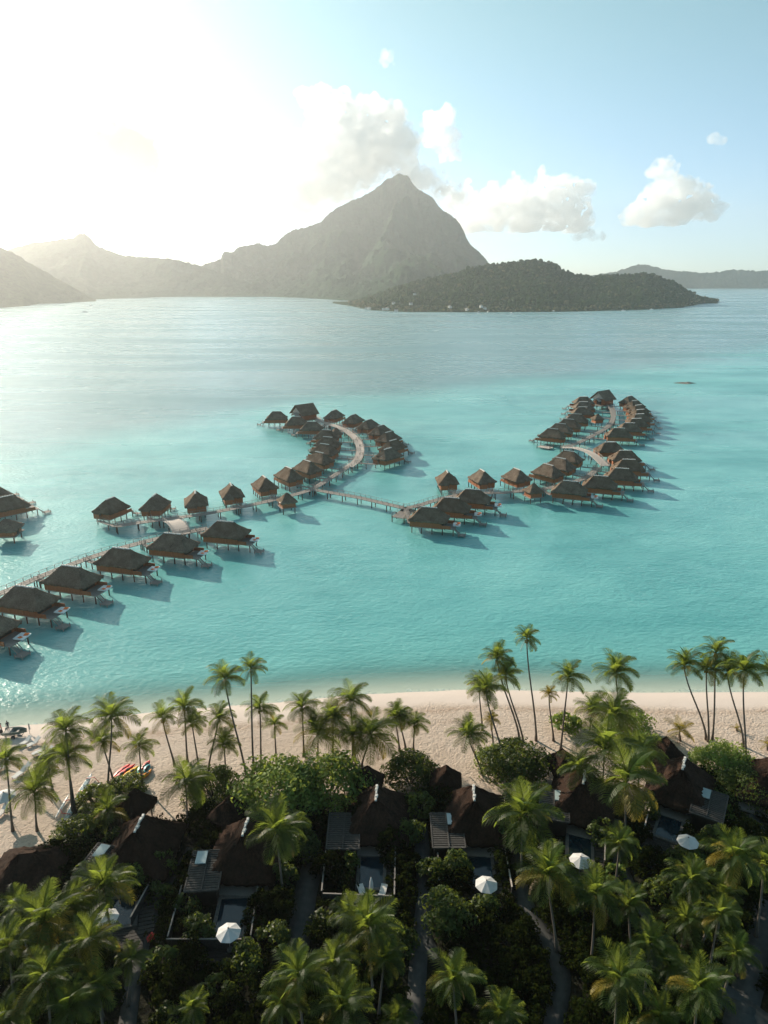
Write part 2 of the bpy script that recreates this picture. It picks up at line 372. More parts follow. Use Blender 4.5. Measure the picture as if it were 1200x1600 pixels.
# ------------------------------------------------------------------ mountains and hills
def hill_mat(name, c1, c2, rock, rk, scale):
    m = Mat(name); pos = m.coord((1, 1, 1), 'World'); n1 = m.noise(pos, scale, 8, .68); n2 = m.noise(pos, scale * .18, 4); v = m.n('ShaderNodeTexVoronoi'); v.inputs['Scale'].default_value = scale * 3; m.l(pos, v.inputs['Vector'])
    col = m.ramp(n1, [(.35, c1), (.65, c2)])
    steep = m.n('ShaderNodeSeparateXYZ'); m.l(m.n('ShaderNodeNewGeometry').outputs['Normal'], steep.inputs[0])
    rmask = m.math('MULTIPLY', m.ramp(m.math('ADD', m.math('MULTIPLY', n2, .6), m.math('MULTIPLY', m.math('SUBTRACT', 1.0, steep.outputs[2]), .8)), [(.55, (0, 0, 0)), (.8, (1, 1, 1))]), rk)
    col = m.mix(rmask, col, rock)
    h = m.math('ADD', m.math('MULTIPLY', n1, 1.0), m.math('MULTIPLY', m.math('SUBTRACT', 1.0, v.outputs[0]), .5))
    return m.done(m.pbr(col, .95, m.bump(h, .55, 7.0), .02).outputs[0])
HM = hill_mat('mountain_forest', (.010, .028, .014), (.030, .066, .032), (.07, .078, .066), .12, .03)
HN = hill_mat('hill_forest', (.016, .034, .014), (.05, .08, .03), (.14, .12, .09), .2, .06)
def interp(pts, x): return np.interp(x, [p[0] for p in pts], [p[1] for p in pts])
def terrain(name, ridge, shore, depth, nu, nv, mat, pw=1.9, lin=.35, gully=.3, tree=4.0, seed=1, back=1.7, ret=False, rough=1.0):
    a, b = ridge[0][0], ridge[-1][0]; px = np.linspace(a, b, nu); ry = interp(ridge, px); sy = interp(shore, px); dy = interp(depth, px)
    R = np.array([at_depth(p, q, d) for p, q, d in zip(px, ry, dy)]); Sx = np.array([G(p, q, 0) for p, q in zip(px, sy)])
    t = np.linspace(0, back, nv); T = t[None, :]
    XY = Sx[:, None, :2] * (1 - T[..., None]) + R[:, None, :2] * T[..., None]
    w = np.minimum(T, 1.0); Zr = np.maximum(R[:, 2], .5)[:, None]
    z = Zr * (lin * w + (1 - lin) * w ** pw)
    z = np.where(T > 1, Zr * np.clip(1 - (T - 1) / (back - 1), 0, 1) ** 1.3, z)
    env = np.clip(4 * w * (1 - w), 0, 1) ** .7
    xx, yy = XY[..., 0], XY[..., 1]
    rn = 1 - np.abs(2 * fbm(xx / 380 + .5 * fbm(xx / 500, yy / 500, seed + 5), yy / 800, seed, 4) - 1)
    rn2 = 1 - np.abs(2 * fbm(xx / 105 + .4 * fbm(xx / 200, yy / 200, seed + 6), yy / 330, seed + 2, 4) - 1)
    z = z * (1 - gully * env * ((1 - rn) * 1.5 + .45 * (1 - rn2)))
    mid = 14 * (fbm(xx / 75, yy / 110, seed + 3, 4, .6) - .5) * env * np.clip(z / 60, 0, 1) * 2; z = z + mid * rough
    z = z + tree * (fbm(xx / 14, yy / 14, seed + 9, 3) - .5) * np.clip(z / 12, 0, 1) * 2
    z = z - 3.0 * (T <= 0) - 3.0 * (T >= back)
    me = np_mesh(name, np.stack([xx, yy, z], -1).reshape(-1, 3), grid_faces(nu, nv), mat, True)
    o = tag(link(name, me), kind='structure')
    return (xx, yy, z) if ret else o
terrain('mountain', [(240, 470), (300, 425), (320, 412), (345, 404), (347, 397), (350, 392), (356, 393), (362, 394), (372, 386), (388, 382), (406, 379), (416, 384), (432, 380), (436, 374), (446, 366), (458, 358), (470, 356), (484, 352), (502, 345), (509, 337), (516, 330), (528, 322), (540, 316), (556, 309), (574, 301), (585, 294), (594, 287), (604, 277),
        (612, 276), (618, 271), (624, 269), (631, 272), (636, 271), (640, 277), (646, 288), (652, 294), (664, 300), (676, 308), (684, 319), (690, 327), (700, 332), (712, 341), (719, 349), (724, 358), (729, 371), (734, 380), (743, 388), (752, 396), (764, 412), (800, 425), (860, 440), (920, 446)],
        [(240, 462), (330, 464), (420, 464), (480, 466), (540, 470), (620, 474), (920, 474)], [(240, 3300), (350, 3800), (450, 4200), (615, 4700), (700, 4500), (765, 4000), (920, 3600)], 900, 240, HM, 1.9, .42, .62, 7.0, 11, 1.5, False, 2.0)
terrain('mountain', [(-420, 372), (-250, 340), (-120, 362), (-40, 392), (0, 395), (25, 386), (50, 379), (75, 376), (95, 373), (115, 370), (125, 364), (133, 364), (141, 371), (150, 382), (170, 391), (190, 398), (215, 401), (240, 402), (270, 404), (300, 411), (330, 420), (380, 440), (420, 455)],
        [(-420, 474), (0, 473), (100, 470), (200, 466), (300, 463), (420, 463)], [(-420, 3900), (125, 3900), (300, 3500), (420, 3200)], 520, 140, HM, 1.6, .45, .5, 6.0, 23, 1.5, False, 1.4)
terrain('hill', [(-420, 330), (-250, 352), (-120, 352), (-40, 372), (0, 385), (20, 394), (40, 406), (60, 418), (85, 432), (110, 446), (130, 458), (150, 468)],
        [(-420, 500), (-100, 492), (0, 481), (36, 479), (60, 475), (150, 471)], [(-420, 2400), (0, 2500), (150, 2480)], 260, 90, HN, 1.5, .5, .25, 5.0, 37, 1.6)
terrain('hill', [(860, 446), (900, 434), (930, 429), (960, 425), (980, 419), (993, 414), (1003, 412), (1020, 416), (1040, 421), (1070, 424), (1095, 426), (1120, 425), (1140, 421), (1160, 421), (1180, 424), (1210, 421), (1260, 430), (1340, 424), (1450, 430), (1560, 444)],
        [(860, 449.5), (1560, 450)], [(860, 5900), (1200, 6000), (1560, 6000)], 420, 70, HN, 1.3, .6, .4, 14.0, 41, 1.5)
FX, FY, FZ = terrain('hill', [(520, 477), (560, 470), (600, 458), (640, 443), (670, 436), (700, 430), (735, 420), (765, 414), (790, 412), (815, 409), (830, 407), (850, 409), (868, 414), (880, 423), (900, 430), (920, 433), (945, 432), (960, 431), (985, 430), (1010, 428), (1030, 432), (1045, 438),
        (1060, 446), (1075, 455), (1085, 461), (1095, 466), (1108, 467.5), (1122, 469)],
        [(520, 474), (545, 478), (580, 485), (640, 488), (760, 488), (900, 487), (1000, 484), (1060, 481), (1085, 477), (1100, 473), (1122, 470)],
        [(520, 2350), (600, 2150), (700, 2150), (830, 2150), (950, 2150), (1060, 2150), (1122, 2330)], 420, 110, HN, 1.25, .6, .22, 3.0, 53, 1.6, True, .4)
def forest():
    m = leaf_mat('far_foliage', (.010, .025, .010), (.042, .068, .024), (.03, .04, .01), .06, .02, .9)
    V = []; F = []
    t = (1 + 5 ** .5) / 2
    ico = np.array([(-1, t, 0), (1, t, 0), (-1, -t, 0), (1, -t, 0), (0, -1, t), (0, 1, t), (0, -1, -t), (0, 1, -t), (t, 0, -1), (t, 0, 1), (-t, 0, -1), (-t, 0, 1)]) / (1 + t * t) ** .5
    fi = np.array([(0, 11, 5), (0, 5, 1), (0, 1, 7), (0, 7, 10), (0, 10, 11), (1, 5, 9), (5, 11, 4), (11, 10, 2), (10, 7, 6), (7, 1, 8), (3, 9, 4), (3, 4, 2), (3, 2, 6), (3, 6, 8), (3, 8, 9), (4, 9, 5), (2, 4, 11), (6, 2, 10), (8, 6, 7), (9, 8, 1)])
    # subdivide once
    ed = {}; vs = list(map(tuple, ico)); fs = []
    def mid(a, b):
        k = (min(a, b), max(a, b))
        if k not in ed: p = np.array(vs[a]) + np.array(vs[b]); vs.append(tuple(p / np.linalg.norm(p))); ed[k] = len(vs) - 1
        return ed[k]
    for a, b, c in fi:
        x, y, z = mid(a, b), mid(b, c), mid(c, a); fs += [(a, x, z), (b, y, x), (c, z, y), (x, y, z)]
    ico = np.array(vs); fi = np.array(fs); k = 0; ico = ico[:12]; fi = np.array([(0, 11, 5), (0, 5, 1), (0, 1, 7), (0, 7, 10), (0, 10, 11), (1, 5, 9), (5, 11, 4), (11, 10, 2), (10, 7, 6), (7, 1, 8), (3, 9, 4), (3, 4, 2), (3, 2, 6), (3, 6, 8), (3, 8, 9), (4, 9, 5), (2, 4, 11), (6, 2, 10), (8, 6, 7), (9, 8, 1)])
    nu, nv = FX.shape
    for _ in range(15000):
        i = RNG.integers(0, nu - 1); j = int(RNG.random() ** .8 * nv * .70); 
        if FZ[i, j] < 1.0: continue
        r = 2.0 + 4.6 * RNG.random() ** 3
        if FZ[i, j] < 12: r *= .75
        jit = ico * (1 + .45 * (RNG.random((len(ico), 1)) - .5)) * np.array([r, r, r * (.8 + .5 * RNG.random())])
        V.append(jit + np.array([FX[i, j] + RNG.normal() * 2, FY[i, j] + RNG.normal() * 2, FZ[i, j] + r * .35])); F.append(fi + k); k += len(ico)
    fm = np_mesh('forest', np.concatenate(V), np.concatenate(F), m); fm.materials.append(leaf_mat('shore_foliage', (.045, .055, .022), (.12, .11, .05), (.06, .06, .02), .06, .03, .9)); zc = np.array([v[:, 2].mean() for v in V]); fm.polygons.foreach_set('material_index', np.repeat(((zc < 9) & (RNG.random(len(zc)) < .6)) | (RNG.random(len(zc)) < .05), 20).astype(np.int32))
    tag(link('forest', fm), 'dense dark green woodland covering the nearest far hill and its shore', 'forest', kind='stuff')
forest()


# ------------------------------------------------------------------ overwater bungalows
def thatch_roof(L, W, z0, z1, ridge, mat, thick=.38, seed=1, nu=26, nv=9, flare=.30, shag=.10):
    """a hipped thatch roof: four slopes as one bent sheet with thick shaggy eaves"""
    rg = np.random.default_rng(seed); V = []; F = []
    per = []                                          # eave ring
    n1, n2 = nu, max(6, int(nu * W / L))
    for i in range(n1): per.append((-L / 2 + L * i / n1, -W / 2))
    for i in range(n2): per.append((L / 2, -W / 2 + W * i / n2))
    for i in range(n1): per.append((L / 2 - L * i / n1, W / 2))
    for i in range(n2): per.append((-L / 2, W / 2 - W * i / n2))
    per = np.array(per); q = len(per)
    # rounded corners
    cx = np.clip(per[:, 0], -L / 2 + .5, L / 2 - .5); cyy = np.clip(per[:, 1], -W / 2 + .5, W / 2 - .5)
    d = per - np.stack([cx, cyy], 1); ln = np.maximum(np.linalg.norm(d, axis=1, keepdims=True), 1e-6); per = np.stack([cx, cyy], 1) + d / ln * np.minimum(ln, .5)
    top = np.stack([np.clip(per[:, 0] * ridge / max(L - W, .1) if L > W else per[:, 0] * 0, -ridge / 2, ridge / 2), per[:, 1] * 0], 1)
    rows = []
    for j in range(nv + 1):
        t = j / nv; xy = per * (1 - t) + top * t; z = z0 + (z1 - z0) * (t - flare * .25 * sin(pi * t) * (1 - t))
        jit = rg.normal(0, 1, (q, 3)) * np.array([.05, .05, .07]) * (1 if 0 < j < nv else .4)
        p = np.column_stack([xy, np.full(q, z)]) + jit
        if j == 0: p[:, 2] += rg.normal(0, shag, q)
        rows.append(p)
    low = rows[0].copy(); low[:, :2] *= .985; low[:, 2] -= thick + rg.random(q) * shag; inn = low.copy(); inn[:, :2] *= .82; inn[:, 2] += .5
    allr = [inn, low] + rows; V = np.concatenate(allr)
    for j in range(len(allr) - 1):
        for i in range(q): F.append((j * q + i, j * q + (i + 1) % q, (j + 1) * q + (i + 1) % q, (j + 1) * q + i))
    return np_mesh('thatch_roof', V, np.array(F), mat, False)
def bungalow_parts():
    P = {}
    P['thatch_roof'] = thatch_roof(13.2, 8.4, 4.4, 7.9, 5.0, M['thatch'], seed=3)
    P['porch_roof'] = thatch_roof(3.4, 3.0, 3.9, 5.6, 1.0, M['thatch'], seed=5, nu=12, nv=5, thick=.3)
    c = MB(); rg = random.Random(4)
    for i in range(7): c.box((-2.35 + i * .78, rg.uniform(-.04, .04), 7.93 + rg.uniform(-.03, .03)), (.74, .62, .22), rg.uniform(-.05, .05), .6)
    P['ridge_cap'] = c.mesh('ridge_cap', M['ridge_cap'])
    w = MB(); w.box((-.6, 0, 3.18), (10.6, 6.4, 1.96)); w.box((-5.6, 1.7, 3.0), (2.6, 2.6, 1.6))
    for x in (-5.9, -2.4, 1.2, 4.7):
        for y in (-3.22, 3.22): w.box((x, y, 3.18), (.22, .16, 1.98))
    w.box((6.3, -3.15, 2.72), (3.2, .12, 1.05)); w.box((6.3, 3.15, 2.72), (3.2, .12, 1.05))    # screens either side of the terrace
    P['wall'] = w.mesh('wall', M['wall'])
    P['door'] = MB().box((4.74, 0, 3.2), (.10, 4.6, 1.6)).mesh('door', M['dark']); P['window'] = MB().box((0, 0, 0), (1.5, .06, .8)).mesh('window', M['dark'])
    d = MB()
    for i in range(17): d.box((5.0 + i * .26, 0, 2.2), (.235, 6.1, .09))
    for y in (-2.6, 0, 2.6): d.box((7.0, y, 2.06), (4.4, .16, .18))
    d.box((-.5, 0, 2.08), (10.9, 6.5, .22))
    P['deck'] = d.mesh('deck', M['wood_grey'])
    s = MB()
    for k in range(8): s.box((9.2 + k * .19, -2.0, 2.05 - k * .2), (.2, 1.1, .07))
    for y in (-2.6, -1.4): s.bar((9.0, y, 2.15), (10.7, y, .5), .09, .22); s.bar((9.0, y, 3.0), (10.7, y, 1.4), .05)
    P['stairs'] = s.mesh('stairs', M['wood_grey'])
    p = MB()
    for i in range(9): p.box((10.5 + i * .28, -2.4, .55), (.25, 2.6, .09))
    for x in (10.6, 12.6):
        for y in (-3.5, -1.3): p.tube([(x, y, -2), (x, y, 1.15)], .11, 7)
    P['swim_platform'] = p.mesh('swim_platform', M['wood_grey'])
    k = MB(); k.box((0, 0, 0), (1.6, 1.2, .12)); k.box((0, 0, .07), (1.4, 1.0, .05)); P['skylight'] = k.mesh('skylight', M['glass_sky'])
    st = MB().tube([(0, 0, -2.5), (0, 0, 2.05)], .17, 8).mesh('stilt', M['stilt']); P['stilt'] = st
    SP = [(x, y) for x in (-5.4, -1.9, 1.6, 5.0, 8.6) for y in (-2.7, 2.7)]
    a = MB()
    for x, y in SP: a.tube([(x, y, -2.5), (x, y, 2.05)], .17, 6)
    P['stilts'] = a.mesh('stilts', M['stilt'])
    return P, SP
BP, STILT_AT = bungalow_parts()
BUNG = []
def ridge_px(px, py, z=7.3): return G(px, py, z)
def bungalow(px, py, yaw, label, group, detail=True, scale=1.0, sky=False, sx=1.0):
    scale *= .86; p = ridge_px(px, py); r = empty('overwater_bungalow', (p.x, p.y, 0), radians(yaw), label, 'bungalow', group); r.scale = (scale * sx, scale, .94)
    rs = random.Random(int(px * 7 + py))
    for k in ('thatch_roof', 'porch_roof', 'ridge_cap', 'wall', 'deck', 'door', 'stairs', 'swim_platform'):
        o = link(k, BP[k], r)
        if k == 'porch_roof': o.location = (-5.4, 1.6, 0); o.rotation_euler = (0, 0, pi / 2)
    if sky: link('skylight', BP['skylight'], r, (-5.1, -.9, 5.35), (0, radians(-38), 0))
    if detail:
        for x, y in STILT_AT: link('stilt', BP['stilt'], r, (x + rs.uniform(-.15, .15), y, rs.uniform(-.05, 0)))
    else: link('stilts', BP['stilts'], r)
    BUNG.append((p.x, p.y, radians(yaw))); return r
DAY = {}
m_ = MB().box((0, 0, .28), (2.2, 2.6, .22)).box((0, 0, .12), (1.9, 2.2, .22)); DAY['mattress'] = m_.mesh('mattress', M['white'])
m_ = MB().box((.5, .65, .46), (.9, 1.0, .16), .2, .85).box((.1, -.7, .44), (.8, .7, .1), -.3, .9); DAY['towel'] = m_.mesh('towel', M['orange'])
DAY['leg'] = MB().box((0, 0, .1), (.09, .09, .2)).mesh('leg', M['wood_grey'])
def daybed(i, label):
    x, y, a = BUNG[i]; q = Vector((x + 8.0 * cos(a) - .9 * sin(a), y + 8.0 * sin(a) + .9 * cos(a), 2.25))
    r = empty('sunbed', q, a + .12, label, 'sunbed', 'white sunbeds on the bungalow terraces')
    for k in ('mattress', 'towel'): link(k, DAY[k], r)
    for dx in (-.95, .95):
        for dy in (-1.1, 1.1): link('leg', DAY['leg'], r, (dx, dy, 0))

A_ROW = [(-28, 955, -17), (39, 917, -17), (110, 885, -17), (189, 857, -16), (269, 834, -15), (352, 815, -14)]
wA = ['cut by the left edge', 'second from the front', 'third from the front', 'fourth from the front', 'fifth from the front', 'last and farthest of the row']
for i, (x, y, a) in enumerate(A_ROW):
    bungalow(x, y, a, 'dark thatched stilt bungalow in the long near-left row, ' + wA[i], 'bungalows of the near left row', True, 1.05)
    daybed(len(BUNG) - 1, 'white sunbed with orange towel, near-left bungalow terrace ' + wA[i].replace(' of the row', '').replace('last and ', ''))
B_ROW = [(172, 779, 66), (241, 774, 86), (305, 769, 106), (361, 757, 110), (413, 745, 117), (451, 731, 126), (480, 720, 131), (499, 707, 140), (507, 694, 150), (512, 683, 158), (510, 672, 165), (487, 659, 176), (463, 651, 180), (432, 643, 183)]
for i, (x, y, a) in enumerate(B_ROW):
    bungalow(x, y, a, ['square thatched bungalow at the free end of the left jetty', 'thatched bungalow beside the pale arched bridge on the left jetty'][i] if i < 2 else
             f'brown thatched bungalow, {ORD[i]} from the left along the left jetty inner side', 'bungalows inside the left curved jetty', i < 9, 1, False, .8 if i < 5 else .92)
C_ROW = [(522, 641, 66), (552, 648, 62), (576, 656, 58), (595, 665, 55), (607, 675, 53), (614, 688, 51), (606, 701, 50)]
for i, (x, y, a) in enumerate(C_ROW):
    bungalow(x, y, a, f'dark thatched bungalow, {ORD[i]} from the far end on the outer curve of the left jetty', 'bungalows outside the left curved jetty', False, 1, True)
D_ROW = [(671, 793, -15), (706, 778, -15), (739, 765, -15)]
for i, (x, y, a) in enumerate(D_ROW):
    w = ['front one', 'middle one', 'rear one'][i]
    bungalow(x, y, a, f'dark thatched bungalow, {w} of three staggered at the right jetty near end', 'bungalows at the near end of the right jetty')
    daybed(len(BUNG) - 1, f'white sunbed with orange towel on the {w} of three staggered bungalows')
E_ROW = [(699, 737, 94), (754, 735, 108), (808, 733, 117), (857, 726, 128), (876, 716, 135), (889, 705, 141)]
for i, (x, y, a) in enumerate(E_ROW):
    bungalow(x, y, a, f'brown thatched bungalow, {ORD[i]} from the left behind the right jetty walkway', 'bungalows behind the right jetty', True, 1, False, .8 if i < 3 else .92)
F_ROW = [(891, 752, -20), (939, 744, -19), (972, 732, -14), (983, 718, -9), (978, 704, -3), (954, 691, 3)]
for i, (x, y, a) in enumerate(F_ROW):
    bungalow(x, y, a, f'dark thatched bungalow, {ORD[i]} from the front on the lower right bulge of the right jetty', 'bungalows on the lower right bulge', True, 1, True)
daybed(len(BUNG) - 6, 'white sunbed with orange towel on the front bungalow of the lower right bulge')
G_ROW = [(968, 669, -9), (984, 661, -4), (995, 654, 4), (1000, 647, 10), (1001, 640, 18), (998, 633, 26), (992, 626, 34), (984, 619, 42)]
for i, (x, y, a) in enumerate(G_ROW):
    bungalow(x, y, a, f'dark thatched bungalow, {ORD[i]} from the front on the outer right curve of the right jetty', 'bungalows outside the upper right curve', False, 1, True)
H_ROW = [(864, 670, 150), (876, 662, 150), (889, 655, 152), (901, 647, 158), (911, 636, 174), (912, 628, 180), (912, 620, 183)]
for i, (x, y, a) in enumerate(H_ROW):
    bungalow(x, y, a, f'brown thatched bungalow, {ORD[i]} from the front on the inner left curve of the right jetty', 'bungalows inside the upper right curve', False, 1)
L_ROW = [(8, 776, 46), (-14, 762, 46), (-38, 750, 46)]
for i, (x, y, a) in enumerate(L_ROW):
    bungalow(x, y, a, ['sunlit brown thatched bungalow, nearest of the overlapping group at the left edge', 'sunlit brown thatched bungalow in the middle of the group at the left edge', 'sunlit thatched bungalow, rearmost of the group at the left edge'][i], 'bungalows at the left edge', True, 1.05, True)

# small pyramid-roofed kiosks and the two gabled pavilions
KP = {'thatch_roof': thatch_roof(5.6, 5.4, 3.9, 6.4, .5, M['thatch'], seed=8, nu=12, nv=6, thick=.3),
      'wall': MB().box((0, 0, 3.0), (4.2, 4.0, 1.9)).mesh('wall', M['wall']),
      'door': MB().box((2.13, 0, 2.9), (.06, 1.1, 1.6)).mesh('door', M['dark']),
      'deck': MB().box((0, 0, 2.0), (5.0, 4.8, .2)).mesh('deck', M['wood_grey'])}
st = MB()
for x in (-1.9, 1.9):
    for y in (-1.8, 1.8): st.tube([(x, y, -2.5), (x, y, 1.9)], .16, 6)
KP['stilts'] = st.mesh('stilts', M['stilt'])
for px, py, a, s, lab in [(448, 771, 25, 1.0, 'small pyramid-roofed kiosk on stilts in front of the left jetty junction'), (834, 756, 20, 1.0, 'small pyramid-roofed kiosk sunlit beside the right jetty walkway'),
                          (525, 669, 20, .95, 'small dark pyramid-roofed kiosk inside the left curved jetty'), (934, 647, 15, .95, 'small dark pyramid-roofed kiosk inside the upper right curve'),
                          (8, 812, 5, 1.35, 'low thatched hut on stilts below the bungalows at the left edge')]:
    p = G(px, py, 6.2); r = empty('stilt_kiosk', (p.x, p.y, 0), radians(a), lab, 'kiosk', 'small kiosks along the jetties'); r.scale = (s, s, 1)
    for k in KP: link(k, KP[k], r)
def gable(L, W, z0, z1, t=.25):
    m = MB(); y = W / 2
    for s in (-1, 1):
        m.add([(-L / 2, 0, z1), (L / 2, 0, z1), (L / 2 - .3, s * y, z0), (-L / 2 + .3, s * y, z0), (-L / 2, 0, z1 - t), (L / 2, 0, z1 - t), (L / 2 - .3, s * y, z0 - t), (-L / 2 + .3, s * y, z0 - t)],
              [(0, 1, 2, 3)[::s], (4, 7, 6, 5)[::s], (3, 2, 6, 7)[::s], (0, 3, 7, 4)[::s], (1, 5, 6, 2)[::s]])
    return m
PV = {'roof': gable(11.5, 11.0, 5.2, 10.0).mesh('roof', M['thatch']), 'wall': MB().box((.8, 0, 3.8), (8.2, 7.6, 2.9)).mesh('wall', M['wall']),
      'gable_end': MB().add([(-4.6, -3.9, 5.9), (-4.6, 3.9, 5.9), (-4.6, 0, 9.2), (-4.4, -3.9, 5.9), (-4.4, 3.9, 5.9), (-4.4, 0, 9.2)], [(0, 2, 1), (3, 4, 5), (0, 1, 4, 3), (1, 2, 5, 4), (2, 0, 3, 5)]).mesh('gable_end', M['wood_pale']),
      'doorway': MB().box((-3.36, 0, 3.6), (.1, 3.0, 2.4)).mesh('doorway', M['dark']), 'porch_roof': gable(3.2, 4.2, 4.7, 6.4, .2).mesh('porch_roof', M['wood_pale']), 'deck': MB().box((0, 0, 2.1), (11.5, 9.0, .25)).mesh('deck', M['wood_grey'])}
st = MB()
for x in (-4.8, 0, 4.8):
    for y in (-3.8, 0, 3.8): st.tube([(x, y, -2.5), (x, y, 2.0)], .2, 6)
PV['stilts'] = st.mesh('stilts', M['stilt'])
for px, py, a, lab in [(475, 631, 42, 'tall gabled pavilion with pale lit roof slope at the left jetty tip'), (943, 610, 40, 'tall gabled pavilion with pale lit roof slope at the right jetty tip')]:
    p = G(px, py, 10); r = empty('gabled_pavilion', (p.x, p.y, 0), radians(a), lab, 'pavilion', 'pavilions at the jetty tips')
    for k in PV:
        o = link(k, PV[k], r)
        if k == 'porch_roof': o.location = (-5.6, 0, 0)

# ------------------------------------------------------------------ boardwalks
def smooth_path(pts, n=3):
    for _ in range(n):
        q = [pts[0]]
        for a, b in zip(pts, pts[1:]): q += [a * .75 + b * .25, a * .25 + b * .75]
        pts = q + [pts[-1]]
    return pts
def resample(pts, step):
    out = [pts[0]]; acc = 0
    for a, b in zip(pts, pts[1:]):
        L = (b - a).length; t = step - acc
        while t <= L: out.append(a + (b - a) * (t / L)); t += step
        acc = (acc + L) % step
    out.append(pts[-1]); return out
PILE = MB().tube([(0, 0, -2.5), (0, 0, 2.1)], .15, 6).mesh('pile', M['stilt'])
WALKS = []
def deck_strip(pts, w, z, th=.16, arch=0.0):
    m = MB(); n = len(pts); o = []; fs = []
    for i, p in enumerate(pts):
        t = (pts[min(i + 1, n - 1)] - pts[max(i - 1, 0)]); t.z = 0; t.normalize(); s = Vector((t.y, -t.x, 0)) * w / 2
        h = z + arch * sin(pi * i / (n - 1)) if arch else z
        for a, dz in ((-1, 0), (1, 0), (1, -th), (-1, -th)): q = p + s * a; o.append((q.x, q.y, h + dz))
    for i in range(n - 1):
        a, b = i * 4, i * 4 + 4
        for k in range(4): fs.append((a + k, a + (k + 1) % 4, b + (k + 1) % 4, b + k))
    fs += [(0, 3, 2, 1), (n * 4 - 4, n * 4 - 3, n * 4 - 2, n * 4 - 1)]
    return m.add(o, fs)
def walkway(name, px, w, label, z=2.25, mat='wood_grey', rail=True, arch=0.0, pile_step=6.0, cat='walkway', smooth=2, group='boardwalks of the overwater village', spur=False, world=None):
    pts = world or [G(a, b, z) for a, b in px]
    if smooth: pts = smooth_path(pts, smooth)
    c = pts[0].copy(); c.z = 0; loc = [p - c for p in pts]; r = empty(name, c, 0, label, cat, group)
    fine = resample(loc, 1.5); link('deck', deck_strip(fine, w, z, arch=arch).mesh('deck', M[mat]), r)
    if rail:
        for s in (-1, 1):
            m = MB(); prev = None; posts = resample(loc, 2.2)
            for i, p in enumerate(posts):
                t = posts[min(i + 1, len(posts) - 1)] - posts[max(i - 1, 0)]; t.z = 0; t.normalize()
                h = z + (arch * sin(pi * i / max(len(posts) - 1, 1)) if arch else 0)
                q = p + Vector((t.y, -t.x, 0)) * s * (w / 2 - .08); q.z = h; tp = q + Vector((0, 0, .95))
                m.bar(q, tp, .10)
                if prev: m.bar(prev, tp, .06, .07); m.bar(prev - Vector((0, 0, .5)), tp - Vector((0, 0, .5)), .04)
                prev = tp
            link('railing', m.mesh('railing', M[mat]), r)
    for p in resample(loc, pile_step)[(1 if spur else 0):]:
        q = [x for x in range(len(fine) - 1)]; i = min(q, key=lambda k: (fine[k] - p).length); t = (fine[i + 1] - fine[i]).normalized()
        for s in (-1, 1):
            if spur and s < 0: continue
            link('pile', PILE, r, (p.x + t.y * s * (w / 2 - .25) * (not spur), p.y - t.x * s * (w / 2 - .25) * (not spur), -.05))
    if not spur: WALKS.append([p for p in resample(pts, 1.0)])
    return r
walkway('boardwalk', [(-60, 948), (0, 928), (80, 893), (153, 866), (237, 843), (290, 832), (325, 825)], 2.4, 'long straight railed boardwalk behind the near left row of bungalows')
walkway('boardwalk', [(182, 822), (212, 817), (257, 811), (312, 804), (352, 797), (406, 786), (434, 779), (464, 772), (491, 763), (522, 743), (545, 728)], 2.4, 'grey boardwalk linking the square bungalows of the left jetty')
walkway('boardwalk', [(545, 729), (558, 720), (563, 709), (563, 699), (559, 689), (550, 679), (538, 671), (524, 665), (506, 660), (492, 652), (480, 643)], 3.3, 'wide pale curved boardwalk climbing to the far tip of the left jetty', 2.3, 'wood_pale')
walkway('footbridge', [(491, 765), (560, 777), (633, 794)], 2.4, 'straight railed footbridge crossing open water between the two jetties', cat='footbridge', smooth=0)
walkway('boardwalk', [(633, 794), (650, 791), (680, 781), (707, 775), (730, 771), (760, 770), (798, 769), (820, 766), (848, 764), (872, 760), (900, 752), (922, 743), (934, 730)], 2.4, 'winding railed boardwalk along the near part of the right jetty')
walkway('arched_bridge', [(946, 728), (925, 713), (908, 705), (896, 701), (879, 699)], 3.4, 'wide pale arched bridge on the right jetty', 2.3, 'wood_pale', arch=1.2, cat='bridge')
walkway('boardwalk', [(879, 699), (904, 692), (923, 682), (945, 671), (956, 661), (959, 651), (957, 640), (949, 630), (941, 622)], 2.6, 'curved grey boardwalk running to the far tip of the right jetty')
walkway('arched_bridge', [(266, 812), (277, 823), (284, 832)], 4.6, 'pale arched bridge ramp joining the two near left boardwalks', 2.3, 'wood_pale', arch=.9, cat='bridge', smooth=1)
walkway('landing_stage', [(842, 697), (862, 700)], 4.0, 'low pale landing stage floating left of the arched bridge', .7, 'wood_pale', rail=False, cat='landing stage', smooth=0)
walkway('landing_stage', [(640, 795), (622, 809)], 4.4, 'grey landing stage at the near end of the right jetty beside the front bungalow', 1.6, 'wood_grey', cat='landing stage', smooth=0)
def spurs():
    allp = [(p, i) for i, w in enumerate(WALKS[:8]) for p in w]
    for k, (x, y, a) in enumerate(BUNG):
        b = Vector((x - 5.6 * cos(a), y - 5.6 * sin(a), 2.1)); p = min(allp, key=lambda q: (q[0].xy - b.xy).length)[0]
        d = (p.xy - b.xy).length
        if 1.8 < d < 26: walkway('gangway', None, 1.3, ['narrow gangway linking', 'short narrow plank gangway to', 'plank gangway reaching'][0] + ' ' + BLAB[k], 2.1, 'wood_grey', d < 30 and k < 40, 0, 5.0, 'gangway', 0, 'narrow gangways to the bungalows', True, [b, p.copy()])
